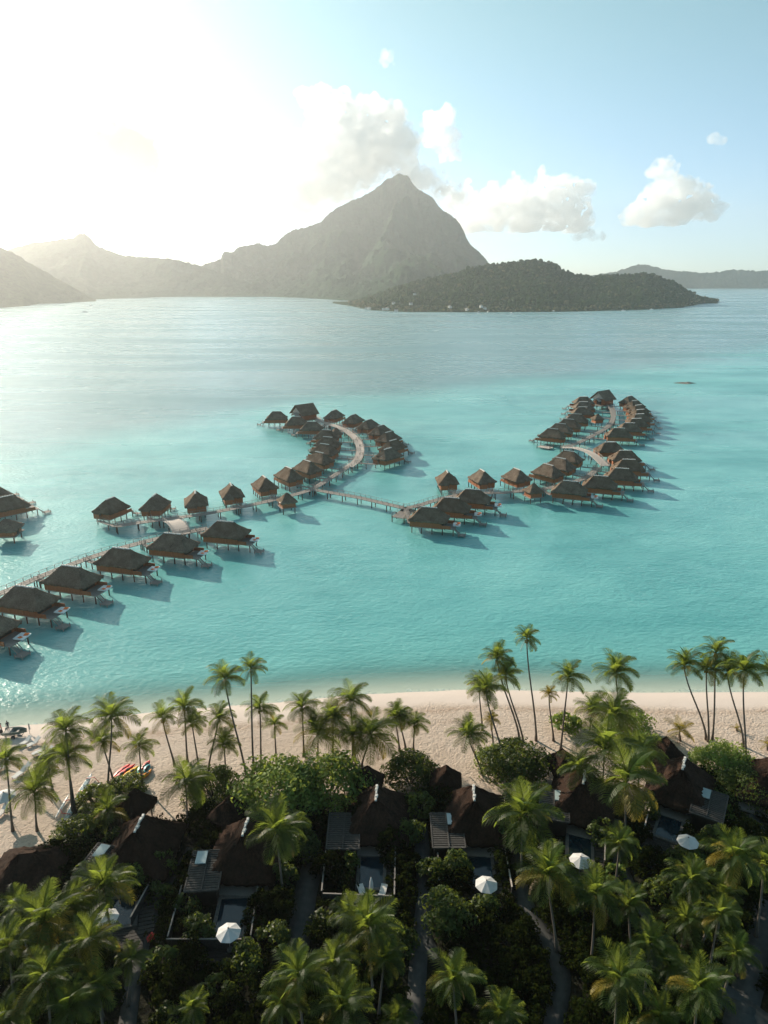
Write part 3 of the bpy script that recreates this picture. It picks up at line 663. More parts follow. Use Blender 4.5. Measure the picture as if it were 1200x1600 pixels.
BLAB = ([f'the near-left bungalow {w.replace(" of the row", "")} to the boardwalk' for w in wA] + ['the bungalow at the free end of the left jetty', 'the bungalow beside the arched bridge ramp'] + [f'the {ORD[i]} bungalow inside the left jetty to its boardwalk' for i in range(2, 14)] +
        [f'the {ORD[i]} bungalow from the far end outside the left curve' for i in range(7)] + [f'the {w} of three staggered right jetty bungalows' for w in ('front', 'middle', 'rear')] + [f'the {ORD[i]} bungalow behind the right jetty walkway' for i in range(6)] +
        [f'the {ORD[i]} bungalow of the lower right bulge' for i in range(6)] + [f'the {ORD[i]} bungalow on the outer right curve' for i in range(8)] + [f'the {ORD[i]} bungalow on the inner left curve' for i in range(7)] + [f'the {ORD[i]} bungalow at the left edge' for i in range(3)])
spurs()

# ------------------------------------------------------------------ paths, beach villas and their gardens
KEEP_OUT = []                                            # discs the wild undergrowth stays out of
def keep(p, r): KEEP_OUT.append((p.x, p.y, r))
def path(px, w, mat='path', lift=.03):
    pts = smooth_path([G(a, b, Z0) for a, b in px], 2); pts = resample(pts, 1.2); V = []; F = []
    for i, p in enumerate(pts):
        t = pts[min(i + 1, len(pts) - 1)] - pts[max(i - 1, 0)]; t.z = 0; t.normalize(); s = Vector((t.y, -t.x, 0)) * w / 2
        for q, dz in ((p - s, -.08), (p - s, lift), (p + s, lift), (p + s, -.08)): V.append((q.x, q.y, gz(q.x, q.y) + dz))
        keep(p, w * .5 + .5)
    for i in range(len(pts) - 1):
        for k in range(3): a = i * 4 + k; F.append((a, a + 1, a + 5, a + 4))
    o = link('path', np_mesh('path', V, np.array(F), M[mat])); tag(o, kind='structure')
path([(652, 1262), (660, 1320), (664, 1400), (660, 1440), (653, 1500), (648, 1640)], 1.9)
path([(664, 1455), (672, 1480), (684, 1497)], 1.2)
path([(490, 1330), (490, 1350), (478, 1390), (470, 1440), (463, 1486)], 2.7)
path([(302, 1325), (275, 1370), (242, 1415), (220, 1478), (205, 1552), (194, 1640)], 1.7)
path([(806, 1300), (812, 1380), (820, 1415), (845, 1455), (867, 1482), (876, 1510), (877, 1540), (870, 1575), (860, 1640)], 2.0)
path([(966, 1280), (961, 1335), (984, 1390), (1007, 1432), (1026, 1490), (1030, 1520)], 1.8)
path([(1204, 1410), (1192, 1454), (1181, 1501), (1164, 1558), (1146, 1640)], 2.8)
path([(1120, 1545), (1160, 1575), (1230, 1625)], 2.6, 'path')
path([(1170, 1272), (1184, 1290), (1196, 1318)], 1.4)
path([(20, 1345), (30, 1385), (18, 1440)], 2.4)

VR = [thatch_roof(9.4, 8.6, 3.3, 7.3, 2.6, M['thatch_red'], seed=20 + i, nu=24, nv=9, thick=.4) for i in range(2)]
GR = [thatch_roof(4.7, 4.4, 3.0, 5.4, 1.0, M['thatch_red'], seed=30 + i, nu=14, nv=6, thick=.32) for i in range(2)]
c = MB(); rg = random.Random(9)
for i in range(5): c.box((-1.25 + i * .62, rg.uniform(-.05, .05), 7.32 + rg.uniform(-.05, .03)), (.60, .34 + rg.uniform(-.08, .1), .18), rg.uniform(-.15, .15), .7)
VCAP = c.mesh('ridge_cap', M['ridge_cap'])
VWALL = MB().box((0, 0, 1.2), (6.2, 5.2, 2.2)).mesh('wall', M['wall'])
VDOOR = MB().box((-3.13, 0, 1.2), (.08, 4.0, 1.9)).mesh('door', M['dark'])
VDECK = MB().box((-.3, 0, .25), (9.4, 7.4, .3)).mesh('deck', M['wood_grey'])
def annex(top, bot, w, root, sky):
    a, b = G(*top, 4.2), G(*bot, 4.0); d = (b - a); L = d.xy.length; t = Vector((d.x, d.y, 0)).normalized(); s = Vector((t.y, -t.x, 0)); m = MB(); e = MB(); o = Vector((root.location.x, root.location.y, 0)); inv = Matrix.Rotation(-root.rotation_euler.z, 3, 'Z')
    loc = lambda p: inv @ (p - o)
    n = int(L / .34)
    for i in range(n):
        p = a + d * ((i + .5) / n); m.bar(loc(p - s * w / 2), loc(p + s * w / 2), .24, .07)
    par = link('slatted_roof', m.mesh('slatted_roof', M['slat']), root)
    for k in (-1, 0, 1): e.bar(loc(a + s * k * w / 2 - Vector((0, 0, .02 if k else -.05))), loc(b + s * k * w / 2 - Vector((0, 0, .02 if k else -.05))), .16, .2)
    e.bar(loc(a - s * w / 2), loc(a + s * w / 2), .16, .2); e.bar(loc(b - s * w / 2), loc(b + s * w / 2), .16, .2)
    link('trim', e.mesh('trim', M['slat']), par)
    q = MB(); c0 = (a + b) / 2; c0.z = 0; c1 = loc(c0); q.box((c1.x, c1.y, 2.1), (L - .6, w - .5, 3.4), atan2((inv @ t).y, (inv @ t).x)); link('annex_wall', q.mesh('annex_wall', M['dark']), root)
    if sky:
        p = a + d * .22 + s * w * .18 * sky; g = MB(); c1 = loc(p); g.box((c1.x, c1.y, c1.z + .28), (1.9, 1.25, .14), atan2((inv @ t).y, (inv @ t).x)); link('skylight', g.mesh('skylight', M['glass_sky']), par)
    for i in range(6): keep(a + d * (i / 5), w * .62)
def villa(ridge_a, ridge_b, an, label, i):
    a, b = G(*ridge_a, 7.3), G(*ridge_b, 7.3); m = (a + b) / 2; d = b - a
    r = empty('beach_villa', (m.x, m.y, Z0 - .0), atan2(d.y, d.x) + pi, label, 'villa', 'thatched villas behind the beach'); r.location.z = 0
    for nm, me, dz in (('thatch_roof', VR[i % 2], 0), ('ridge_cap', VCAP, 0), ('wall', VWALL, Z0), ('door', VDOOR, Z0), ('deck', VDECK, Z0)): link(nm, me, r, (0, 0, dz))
    keep(m, 5.0)
    if an: annex(*an, r)
def annex_(top, bot, w, sky): return lambda r: None
_annex = annex
def annex(top, bot, w, sky, root): _annex(top, bot, w, root, sky)
villa((224, 1272), (210, 1299), ((176, 1322), (134, 1378), 4.0, 1), 'dark thatched villa with white ridge line behind the canoes on the left', 0)
villa((387, 1279), (379, 1303), ((327, 1329), (314, 1392), 3.8, 1), 'thatched villa with a rusty sunlit roof slope beside the big palm left of centre', 1)
villa((589, 1226), (587, 1250), ((539, 1271), (535, 1327), 4.0, 0), 'dark thatched villa behind the big spreading tree in the middle', 0)
villa((740, 1226), (741, 1250), ((696, 1271), (702, 1325), 4.0, -1), 'thatched villa with white ridge and skylit slatted annex right of centre', 1)
villa((915, 1202), (911, 1224), ((866, 1235), (866, 1282), 3.8, -1), 'thatched villa with a bright sunlit left slope half behind the right palms', 0)
villa((1071, 1181), (1066, 1203), ((1113, 1236), (1103, 1278), 4.0, 1), 'thatched villa with its slatted annex on the right side near the right edge', 1)
villa((1216, 1180), (1214, 1202), None, 'thatched villa roof cut off by the right edge of the view', 0)
def gazebo(px, py, yaw, label, s=1.0, name='gazebo'):
    p = G(px, py, 5.2 * s); r = empty(name, (p.x, p.y, 0), radians(yaw), label, 'gazebo', 'small thatched gazebos by the beach'); r.scale = (s, s, 1)
    link('thatch_roof', GR[px % 2], r, (0, 0, Z0 - .6)); q = MB()
    for x in (-1.5, 1.5):
        for y in (-1.4, 1.4): link('post', POST, r, (x, y, Z0))
    keep(p, 2.4 * s)
POST = MB().tube([(0, 0, -.2), (0, 0, 2.2)], .1, 6).mesh('post', M['trunk'])
gazebo(208, 1246, 70, 'small dark thatched gazebo beside the coloured kayaks')
gazebo(357, 1257, 60, 'small brown thatched gazebo in front of the rusty-roofed villa')
gazebo(573, 1210, 80, 'small thatched gazebo half hidden behind the big spreading tree')
gazebo(697, 1209, 85, 'small dark thatched gazebo right of the round green bush')
gazebo(881, 1183, 100, 'small thatched gazebo under the tall leaning palm, sunlit on one side')
gazebo(1043, 1164, 100, 'small dark thatched gazebo beside the young beach palm')
gazebo(35, 1306, 8, 'wide dark thatched beach hut at the left edge', 1.7, 'beach_hut')
# plunge pools
def pool(tc, bc, w, label, side=1):
    a, b = G(*tc, Z0 + .3), G(*bc, Z0 + .3); d = b - a; L = d.length; m = (a + b) / 2; r = empty('plunge_pool', (m.x, m.y, Z0), atan2(d.y, d.x), label, 'pool', 'plunge pools of the villas')
    link('water', MB().box((0, 0, .17), (L, w, .2)).mesh('water', M['pool']), r)
    c = MB(); c.box((-L / 2 - .2, 0, .2), (.4, w + .8, .34)).box((L / 2 + .2, 0, .2), (.4, w + .8, .34)).box((0, -w / 2 - .2, .2), (L, .4, .34)).box((0, w / 2 + .2, .2), (L, .4, .34)); link('coping', c.mesh('coping', M['stone']), r)
    e = MB()
    for i in range(12): e.box((-L / 2 - .5 + i * (L + 2.4) / 12, side * (w / 2 + 1.35), .16), ((L + 2.4) / 12 - .12, 1.7, .2))
    link('side_deck', e.mesh('side_deck', M['slat']), r)
    e = MB()
    for i in range(8): e.box((L / 2 + .6 + i * .42, 0, .12), (.36, w + 2.2, .18))
    link('end_deck', e.mesh('end_deck', M['slat_dark']), r)
    for i in range(7): keep(a + d * (-.2 + i * .27), w * .9)
pool((192, 1402), (188, 1447), 2.8, 'dark plunge pool behind the fronds at the lower left')
pool((367, 1404), (356, 1462), 3.0, 'dark plunge pool beside the white parasol and slatted annex, left of centre')
pool((582, 1339), (579, 1387), 2.8, 'blue plunge pool with the closed white parasol at its near end')
pool((749, 1339), (754, 1385), 2.7, 'dark plunge pool with a white parasol right of centre')
pool((906, 1306), (906, 1348), 2.7, 'dark plunge pool with the bluish white parasol on the right')
pool((1050, 1275), (1040, 1310), 2.6, 'plunge pool beside the pinkish parasol near the right edge', -1)
# parasols: eight-panel canopies
def parasol_parts(R):
    m = MB(); V = [(0, 0, .62)]; n = 8
    for k in range(n): a = 2 * pi * k / n + .2; V.append((R * cos(a), R * sin(a), 0)); 
    for k in range(n): a = 2 * pi * (k + .5) / n + .2; V.append((R * .93 * cos(a), R * .93 * sin(a), -.02))
    F = []
    for k in range(n): F += [(0, 1 + k, 1 + n + k), (0, 1 + n + k, 1 + (k + 1) % n)]
    V2 = [(x * .99, y * .99, z - .04) for x, y, z in V]; k0 = len(V)
    F2 = [(c + k0, b + k0, a + k0) for a, b, c in F]; E = []
    for k in range(n): E += [(1 + k, 1 + k + k0, 1 + n + k + k0, 1 + n + k), (1 + n + k, 1 + n + k + k0, 1 + (k + 1) % n + k0, 1 + (k + 1) % n)]
    m.add(V + V2, F + F2 + E); cap = MB(); cap.ball((0, 0, .66), (.10, .10, .09), 8, 5); ribs = MB()
    for k in range(n): a = 2 * pi * k / n + .2; ribs.bar((0, 0, .50), (R * .95 * cos(a), R * .95 * sin(a), -.09), .03)
    return m.mesh('canopy', M['canvas']), MB().tube([(0, 0, -2.4), (0, 0, .5)], .035, 8).mesh('pole', M['wood_grey']), cap.mesh('finial', M['wood_grey']), ribs.mesh('ribs', M['wood_grey']), MB().tube([(0, 0, -2.45), (0, 0, -2.3)], .35, 12).mesh('base', M['stone'])
PAR = parasol_parts(1.32)
def parasol(px, py, label, s=1.0):
    z = Z0 + .3 + 2.5; p = G(px, py, z + .2); r = empty('parasol', (p.x, p.y, z - 2.5), px * .37, label, 'parasol', 'white parasols'); r.scale = (s, s, 1)
    for k, me in zip(('canopy', 'pole', 'finial', 'ribs', 'base'), PAR): link(k, me, r, (0, 0, 2.5))
    keep(p, 1.6)
parasol(357, 1455, 'open white parasol at the dark pool left of centre')
parasol(760, 1380, 'open white parasol at the pool right of centre')
parasol(907, 1343, 'open bluish white parasol beside the pool under the right palms')
parasol(1075, 1313, 'open pinkish parasol nearest the right edge')
parasol(166, 1432, 'white parasol half hidden by palm fronds at the lower left')
parasol(6, 1242, 'white beach parasol on the sand at the left edge', 1.15)
p = G(580, 1386, Z0 + 1.6); r = empty('closed_parasol', (p.x, p.y, Z0 + .3), 0, 'closed white parasol at the end of the blue pool', 'parasol', 'white parasols')
link('folded_canopy', MB().tube([(0, 0, .9), (0, 0, 1.2), (0, 0, 2.0), (0, 0, 2.6), (0, 0, 2.75)], [.16, .26, .2, .09, .02], 9).mesh('folded_canopy', M['canvas']), r); link('pole', MB().tube([(0, 0, 0), (0, 0, 1)], .04, 8).mesh('pole', M['wood_grey']), r)
# loungers
m = MB(); m.box((0, .35, .33), (.66, 1.3, .10)); LSEAT = m.mesh('seat', M['cushion'])
m = MB(); m.add([(-.33, -.3, .30), (.33, -.3, .30), (.33, -.95, .78), (-.33, -.95, .78), (-.33, -.26, .38), (.33, -.26, .38), (.33, -.9, .87), (-.33, -.9, .87)], [(3, 2, 1, 0), (4, 5, 6, 7), (0, 1, 5, 4), (1, 2, 6, 5), (2, 3, 7, 6), (3, 0, 4, 7)]); LBACK = m.mesh('backrest', M['cushion'])
LLEG = MB().box((0, 0, .14), (.06, .06, .28)).mesh('leg', M['wood_grey'])
def lounger(px, py, rz, label, z=None):
    p = G(px, py, Z0 + .3); r = empty('sun_lounger', (p.x, p.y, z if z else gz(p.x, p.y)), rz, label, 'sun lounger', 'sun loungers'); r.scale = (1.15, 1.15, 1.15)
    link('seat', LSEAT, r); link('backrest', LBACK, r)
    for x in (-.28, .28):
        for y in (-.25, .9): link('leg', LLEG, r, (x, y, 0))
for px, py, rz, lab in [(38, 1157, 2.6, 'pale sun lounger nearest the boat trailer, left one of the pair'), (52, 1158, 2.5, 'pale sun lounger nearest the boat trailer, right one of the pair'), (62, 1172, 2.4, 'pale sun lounger above the yellowing palm on the left beach'),
                        (72, 1174, 2.4, 'pale sun lounger right of the yellowing palm on the left beach'), (31, 1208, 2.7, 'pale sun lounger right of the leaning left-edge palm trunk'), (38, 1202, 2.7, 'pale sun lounger farther right of the leaning left-edge trunk'), (4, 1197, 2.6, 'pale sun lounger at the left edge above the beach parasol'),
                        (4, 1268, 2.9, 'pale sun lounger at the left edge below the beach parasol')]: lounger(px, py, rz, lab)
lounger(566, 1397, .3, 'pale sun lounger left of the closed parasol', Z0 + .25); lounger(598, 1397, -.2, 'pale sun lounger right of the closed parasol', Z0 + .25)
# garden fences
def fence(a, b, label, h=1.7, pale=False):
    p, q = G(*a, Z0), G(*b, Z0); c = (p + q) / 2; c.z = Z0; d = q - p; L = d.length; r = empty('garden_fence', c, atan2(d.y, d.x), label, 'fence', 'timber fences round the villa gardens'); m = MB(); n = int(L / .18)
    for i in range(n): m.box((-L / 2 + (i + .5) * L / n, 0, h / 2), (L / n - .02, .06, h))
    link('boards', m.mesh('boards', M['slat']), r); link('cap_rail', MB().box((0, 0, h + .04), (L, .16, .07)).mesh('cap_rail', M['wood_pale' if pale else 'wood_grey']), r)
for a, b, lab, pl in [((618, 1325), (616, 1414), 'timber garden fence right of the blue pool', 0), ((784, 1318), (799, 1402), 'pale-capped timber fence between path and pool right of centre', 1), ((945, 1290), (943, 1360), 'timber fence right of the bluish parasol', 0), ((1021, 1246), (1004, 1310), 'pale-capped timber fence left of the right-edge pool', 1),
                      ((511, 1330), (503, 1408), 'timber garden fence left of the blue pool garden', 0), ((406, 1386), (393, 1478), 'timber fence right of the parasol pool left of centre', 0), ((286, 1398), (264, 1480), 'timber fence left of the parasol pool left of centre', 0), ((262, 1484), (385, 1484), 'low timber fence along the near side of the left parasol garden', 0),
                      ((240, 1387), (206, 1450), 'timber fence between the lower left pool and the path', 0), ((683, 1332), (685, 1392), 'timber fence below the skylit slatted annex', 0), ((505, 1412), (612, 1416), 'low timber fence along the near side of the blue pool garden', 0)]: fence(a, b, lab, 1.5, pl)

# ------------------------------------------------------------------ things on the beach
def hull_mesh(L, W, H, name, mat, n=13, flat=0.0):
    m = MB(); V = []; F = []; k = 7
    for i in range(n):
        t = -1 + 2 * i / (n - 1); w = W / 2 * max(.04, (1 - abs(t) ** 2.4)); rise = H * .35 * abs(t) ** 3
        for j in range(k): a = pi * j / (k - 1); V.append((t * L / 2, -w * cos(a), H * .6 - H * .6 * sin(a) * (1 - .3 * abs(t)) + rise * .6))
        V.append((t * L / 2, 0, H * .62 + H * .12 * (1 - abs(t) ** 2) * (1 - flat) + rise * .6))
    q = k + 1
    for i in range(n - 1):
        for j in range(k): F.append((i * q + j, (i + 1) * q + j, (i + 1) * q + (j + 1), i * q + (j + 1)))
        F.append((i * q + k, (i + 1) * q + k, (i + 1) * q, i * q))
    return m.add(V, F).mesh(name, mat, True)
def kayak(a, b, col, label, z=0.0, roll=0.0):
    p, q = G(*a, Z0 + .2), G(*b, Z0 + .2); c = (p + q) / 2; d = q - p; L = d.length
    r = empty('kayak', (c.x, c.y, gz(c.x, c.y) + .02 + z), atan2(d.y, d.x), label, 'kayak', 'coloured kayaks piled on the sand')
    r.rotation_euler = (roll, 0, atan2(d.y, d.x))
    link('hull', hull_mesh(L, .82, .55, 'hull', M['kayak_' + col]), r)
    k = MB(); k.ball((L * .12, 0, .37), (.42, .24, .09), 10, 6); k.ball((-L * .16, 0, .37), (.42, .24, .09), 10, 6); link('cockpit', k.mesh('cockpit', M['rubber']), r)
for a, b, c_, lab, z, rl in [((176, 1215), (203, 1194), 'red', 'outer of the two dark red kayaks on the sand', 0, .3), ((179, 1217), (211, 1195), 'red', 'inner of the two dark red kayaks on the sand', .05, .2), ((190, 1216), (216, 1198), 'yellow', 'bright yellow kayak next to the red pair', 0, .1),
                             ((198, 1219), (222, 1210), 'yellow', 'yellow kayak lying across the middle of the kayak pile', .1, 0), ((208, 1221), (230, 1210), 'amber', 'orange kayak in the middle of the kayak pile', .05, -.2), ((218, 1220), (238, 1203), 'amber', 'rightmost orange kayak of the pile', 0, -.3),
                             ((179, 1225), (191, 1213), 'teal', 'light blue kayak at the near left of the pile', .05, .1), ((178, 1220), (187, 1211), 'red', 'pinkish red short kayak behind the light blue one', 0, .1), ((224, 1208), (233, 1196), 'teal', 'teal and white kayak tilted at the far right of the pile', .15, .5),
                             ((220, 1204), (234, 1190), 'red', 'orange-red kayak with its tip sticking out farthest right', .1, .2), ((215, 1210), (222, 1197), 'green', 'green kayak half behind the palm trunk', .1, .3)]: kayak(a, b, c_, lab, z, rl)
def canoe(h0, h1, f0, f1, label):
    a, b, c0, d0 = G(*h0, Z0 + .3), G(*h1, Z0 + .3), G(*f0, Z0 + .3), G(*f1, Z0 + .3); m = (a + b) / 2; t = (b - a); an = atan2(t.y, t.x)
    r = empty('outrigger_canoe', (m.x, m.y, Z0 + .05), an, label, 'canoe', 'white outrigger canoes on the sand'); inv = Matrix.Rotation(-an, 3, 'Z')
    link('hull', hull_mesh(t.length, .75, .8, 'hull', M['white'], 15, .8), r)
    fm = (c0 + d0) / 2; q = inv @ (fm - m); ft = inv @ (d0 - c0)
    link('float', hull_mesh((d0 - c0).length, .38, .4, 'float', M['white']), r, (q.x, q.y, 0), (0, 0, atan2(ft.y, ft.x)))
    for s in (-.28, .22): link('crossbeam', MB().tube([(t.length * s, -.3 * (1 if q.y > 0 else -1), .62), (t.length * s, q.y * .5, .85), (q.x + t.length * s * .6, q.y, .36)], .05, 6).mesh('crossbeam', M['kayak_red']), r)
    e = MB()
    for s in (-.3, -.1, .1, .3): e.box((t.length * s, 0, .56), (.9, .5, .05))
    link('seat', e.mesh('seat', M['glass_sky']), r)
canoe((144, 1211), (118, 1252), (157, 1222), (146, 1241), 'white outrigger canoe nearer the kayaks')
canoe((122, 1246), (101, 1288), (108, 1241), (86, 1279), 'white outrigger canoe nearer the beach hut')
# boat on a trailer with a person standing in it
p = G(23, 1147, Z0 - .3); bz = gz(p.x, p.y)
r = empty('trailer_boat', (p.x, p.y, bz), radians(4), 'grey-green open motorboat on a wheeled trailer at the water edge', 'boat'); r.scale = (.8, .8, .8)
hm = MB(); V = []; F = []; n = 11
for i in range(n):
    t = i / (n - 1); w = 1.05 * (1 - max(0, t - .45) ** 1.9 * 2.6); w = max(w, .06); sh = .95 + .25 * t
    V += [(-2.1 + 4.5 * t, -w, sh + .45), (-2.1 + 4.5 * t, -w * .75, .75 + .25 * t * t), (-2.1 + 4.5 * t, 0, .55 + .35 * t ** 3), (-2.1 + 4.5 * t, w * .75, .75 + .25 * t * t), (-2.1 + 4.5 * t, w, sh + .45), (-2.1 + 4.5 * t, w * .86, sh + .40), (-2.1 + 4.5 * t, w * .7, .95), (-2.1 + 4.5 * t, -w * .7, .95), (-2.1 + 4.5 * t, -w * .86, sh + .40)]
for i in range(n - 1):
    for k in range(9): F.append((i * 9 + k, i * 9 + (k + 1) % 9, i * 9 + 9 + (k + 1) % 9, i * 9 + 9 + k))
F += [tuple(range(8, -1, -1)), tuple((n - 1) * 9 + k for k in range(9))]
link('hull', hm.add(V, F).mesh('hull', M['boat_green']), r)
e = MB().box((-2.55, 0, 1.35), (.55, .5, .75), 0, .8).box((-2.6, 0, .8), (.2, .16, .7)); link('outboard_motor', e.mesh('outboard_motor', M['rubber']), r)
e = MB().box((-.5, 0, 1.12), (.4, 1.5, .08)).box((.7, 0, 1.15), (.4, 1.3, .08)).box((-1.05, 0, 1.38), (1.0, 1.6, .10)); link('seat', e.mesh('seat', M['wood_pale']), r)
e = MB().bar((-1.6, -.6, .5), (1.6, -.5, .5), .1).bar((-1.6, .6, .5), (1.6, .5, .5), .1).bar((1.6, -.5, .5), (1.6, .5, .5), .1).bar((0, -1, .42), (0, 1, .42), .1).bar((-1.6, 0, .5), (-3.4, 0, .4), .1); link('trailer_frame', e.mesh('trailer_frame', M['stone']), r)
for s in (-1, 1):
    w = link('wheel', MB().tube([(0, -.11, 0), (0, .11, 0)], .40, 16).mesh('wheel', M['rubber']), r, (.1, s * 1.05, .40)); link('rim', MB().tube([(0, -.12, 0), (0, .12, 0)], .2, 12).mesh('rim', M['stone']), w)
def person(loc, rz, label, top, legs, arms_down=True):
    J = {'pel': (0, 0, .95), 'sp': (0, 0, 1.15), 'ch': (0, .02, 1.36), 'nk': (0, .02, 1.50), 'hd': (0, .04, 1.60), 'tp': (0, .05, 1.74)}
    E = [('pel', 'sp'), ('sp', 'ch'), ('ch', 'nk'), ('nk', 'hd'), ('hd', 'tp')]; R = {'pel': (.16, .12), 'sp': (.14, .10), 'ch': (.17, .11), 'nk': (.055, .055), 'hd': (.085, .095), 'tp': (.07, .08)}
    for s in (-1, 1):
        n = str(s)
        J.update({'hip' + n: (.09 * s, 0, .90), 'kn' + n: (.10 * s, .03, .50), 'an' + n: (.11 * s, -.01, .09), 'toe' + n: (.12 * s, .14, .04), 'sh' + n: (.19 * s, .01, 1.42), 'el' + n: (.25 * s, -.02, 1.14), 'wr' + n: (.26 * s, .07, .90), 'pa' + n: (.26 * s, .09, .82)})
        E += [('pel', 'hip' + n), ('hip' + n, 'kn' + n), ('kn' + n, 'an' + n), ('an' + n, 'toe' + n), ('ch', 'sh' + n), ('sh' + n, 'el' + n), ('el' + n, 'wr' + n), ('wr' + n, 'pa' + n)]
        R.update({'hip' + n: (.10, .10), 'kn' + n: (.065, .065), 'an' + n: (.045, .045), 'toe' + n: (.04, .03), 'sh' + n: (.065, .065), 'el' + n: (.045, .045), 'wr' + n: (.033, .03), 'pa' + n: (.04, .02)})
        for f in range(5):
            a = ('pa' if f < 4 else 'wr') + n; b = f'f{f}' + n; x = .26 * s; L = (.075, .085, .08, .065, .06)[f]
            J[b] = (x + .004 * s, .065 + f * .018, .82 - L) if f < 4 else (x - .03 * s, .14, .85); R[b] = (.009, .009); E.append((a, b))
    keys = list(J); me = bpy.data.meshes.new('body'); me.from_pydata([J[k] for k in keys], [(keys.index(a), keys.index(b)) for a, b in E], [])
    o = bpy.data.objects.new('person_body', me); COL.objects.link(o); mod = o.modifiers.new('skin', 'SKIN'); ly = me.skin_vertices[0] if me.skin_vertices else None
    if ly is None: bpy.context.view_layer.objects.active = o; 
    ly = me.skin_vertices[0]
    for i, k in enumerate(keys): ly.data[i].radius = R[k]; ly.data[i].use_root = (k == 'pel')
    o.modifiers.new('sub', 'SUBSURF').levels = 1; dg = bpy.context.evaluated_depsgraph_get(); ev = bpy.data.meshes.new_from_object(o.evaluated_get(dg)); COL.objects.unlink(o); bpy.data.objects.remove(o)
    ev.materials.clear()
    for k in ('skin', top, legs): ev.materials.append(M[k])
    for pl in ev.polygons:
        c = pl.center; pl.use_smooth = True; pl.material_index = 1 if 1.0 < c.z < 1.48 and abs(c.x) < .24 else (2 if .45 < c.z <= 1.0 and abs(c.x) < .2 else 0)
    ev.name = 'person'; r = link('person', ev, None, loc, (0, 0, rz)); tag(r, label, 'person')
    link('hair', MB().ball((0, .025, 1.70), (.095, .11, .10), 10, 6).mesh('hair', M['rubber']), r)
    f = MB().ball((-.032, .135, 1.655), .012, 6, 4).ball((.032, .135, 1.655), .012, 6, 4).add([(-.014, .13, 1.61), (.014, .13, 1.61), (0, .165, 1.605), (0, .13, 1.66)], [(0, 1, 2), (0, 2, 3), (2, 1, 3)]).box((0, .132, 1.575), (.05, .012, .01)); link('face', f.mesh('face', M['skin']), r)
    return r
person((p.x - .85, p.y - .05, bz + 1.13), radians(40), 'person in dark clothes standing in the boat on the trailer', 'navy', 'navy')
q = G(2, 1140, Z0 - .4); person((q.x, q.y, gz(q.x, q.y)), radians(-60), 'person in a red top standing at the left edge behind the boat', 'kayak_red', 'navy')
q = G(46, 1143, Z0 - .4); r = empty('marker_post', (q.x, q.y, gz(q.x, q.y)), .3, 'thin pale marker post with a hanging cloth right of the trailer boat', 'post')
link('post', MB().tube([(0, 0, -.2), (0, 0, 1.9)], .05, 6).mesh('post', M['wood_pale']), r); link('cloth', MB().add([(0, .03, 1.85), (.14, .06, 1.8), (.24, 0, .75), (.02, .03, .7), (0, -.02, 1.85), (.14, .01, 1.8), (.24, -.05, .75), (.02, -.02, .7)], [(0, 1, 2, 3), (7, 6, 5, 4), (0, 4, 5, 1), (1, 5, 6, 2), (2, 6, 7, 3), (3, 7, 4, 0)]).mesh('cloth', M['cushion']), r)

# ------------------------------------------------------------------ coconut palms
def frond_mesh(e0, droop, curl, mat, nl=26, seed=0, fall=.55, name='frond'):
    rg = random.Random(seed); m = MB(); n = 14; P = [Vector((0, 0, 0))]; T = []
    for i in range(n):
        t = (i + .5) / n; e = e0 - droop * t ** 1.35; y = curl * t * t
        d = Vector((cos(e) * cos(y), cos(e) * sin(y), sin(e))); T.append(d); P.append(P[-1] + d / n)
    m.tube([P[i] for i in range(0, n + 1, 2)], [.014 * (1 - .8 * i / n) + .002 for i in range(0, n + 1, 2)], 4, False)
    for s in (-1, 1):
        for k in range(nl):
            t = .10 + .90 * (k + .5 + rg.uniform(-.25, .25)) / nl; f = t * n; i = min(int(f), n - 1); p = P[i] + (P[i + 1] - P[i]) * (f - i); d = T[i]
            side = d.cross(Vector((0, 0, 1))); 
            if side.length < .05: side = Vector((0, 1, 0))
            side.normalize(); up = side.cross(d).normalized()
            L = .36 * (sin(pi * min(1, t * .80 + .20)) ** .6) * rg.uniform(.85, 1.1) + .05; sw = .45 + .5 * t
            a = (side * s + d * sw + up * .25).normalized(); b = (side * s * .8 + d * sw - Vector((0, 0, 1)) * fall * rg.uniform(.7, 1.5)).normalized()
            w = d * .0105 + up * .004 * s; q1 = p + a * L * .45; q2 = q1 + b * L * .55
            m.add([p - w * .7, p + w * .7, q1 + w, q1 - w, q2], [(0, 1, 2, 3) if s > 0 else (3, 2, 1, 0), (3, 2, 4) if s > 0 else (4, 2, 3)])
    return m.mesh(name, mat)
FR = {}
for key, mat in (('g', 'frond'), ('y', 'frond_yellow')):
    FR[key] = [frond_mesh(radians(e), radians(dr), c, M[mat], 32, i, fl) for i, (e, dr, c, fl) in enumerate([(84, 50, .1, .2), (72, 70, -.15, .35), (60, 85, .2, .5), (46, 85, -.2, .6), (32, 85, .15, .7), (18, 80, -.1, .8), (4, 70, .2, .9), (-14, 60, -.15, .9)])]
FR['d'] = [frond_mesh(radians(-35), radians(45), .1, M['frond_dead'], 16, 40, 1.1), frond_mesh(radians(-50), radians(35), -.2, M['frond_dead'], 14, 41, 1.2)]
nut = MB(); rg = random.Random(2)
for i in range(9): a = i * 2.4; nut.ball((.22 * cos(a), .22 * sin(a), -.22 - .14 * (i % 3)), (.11, .11, .14), 6, 4)
NUTS = nut.mesh('coconut_cluster', M['coconut'])
PALM_N = [0]
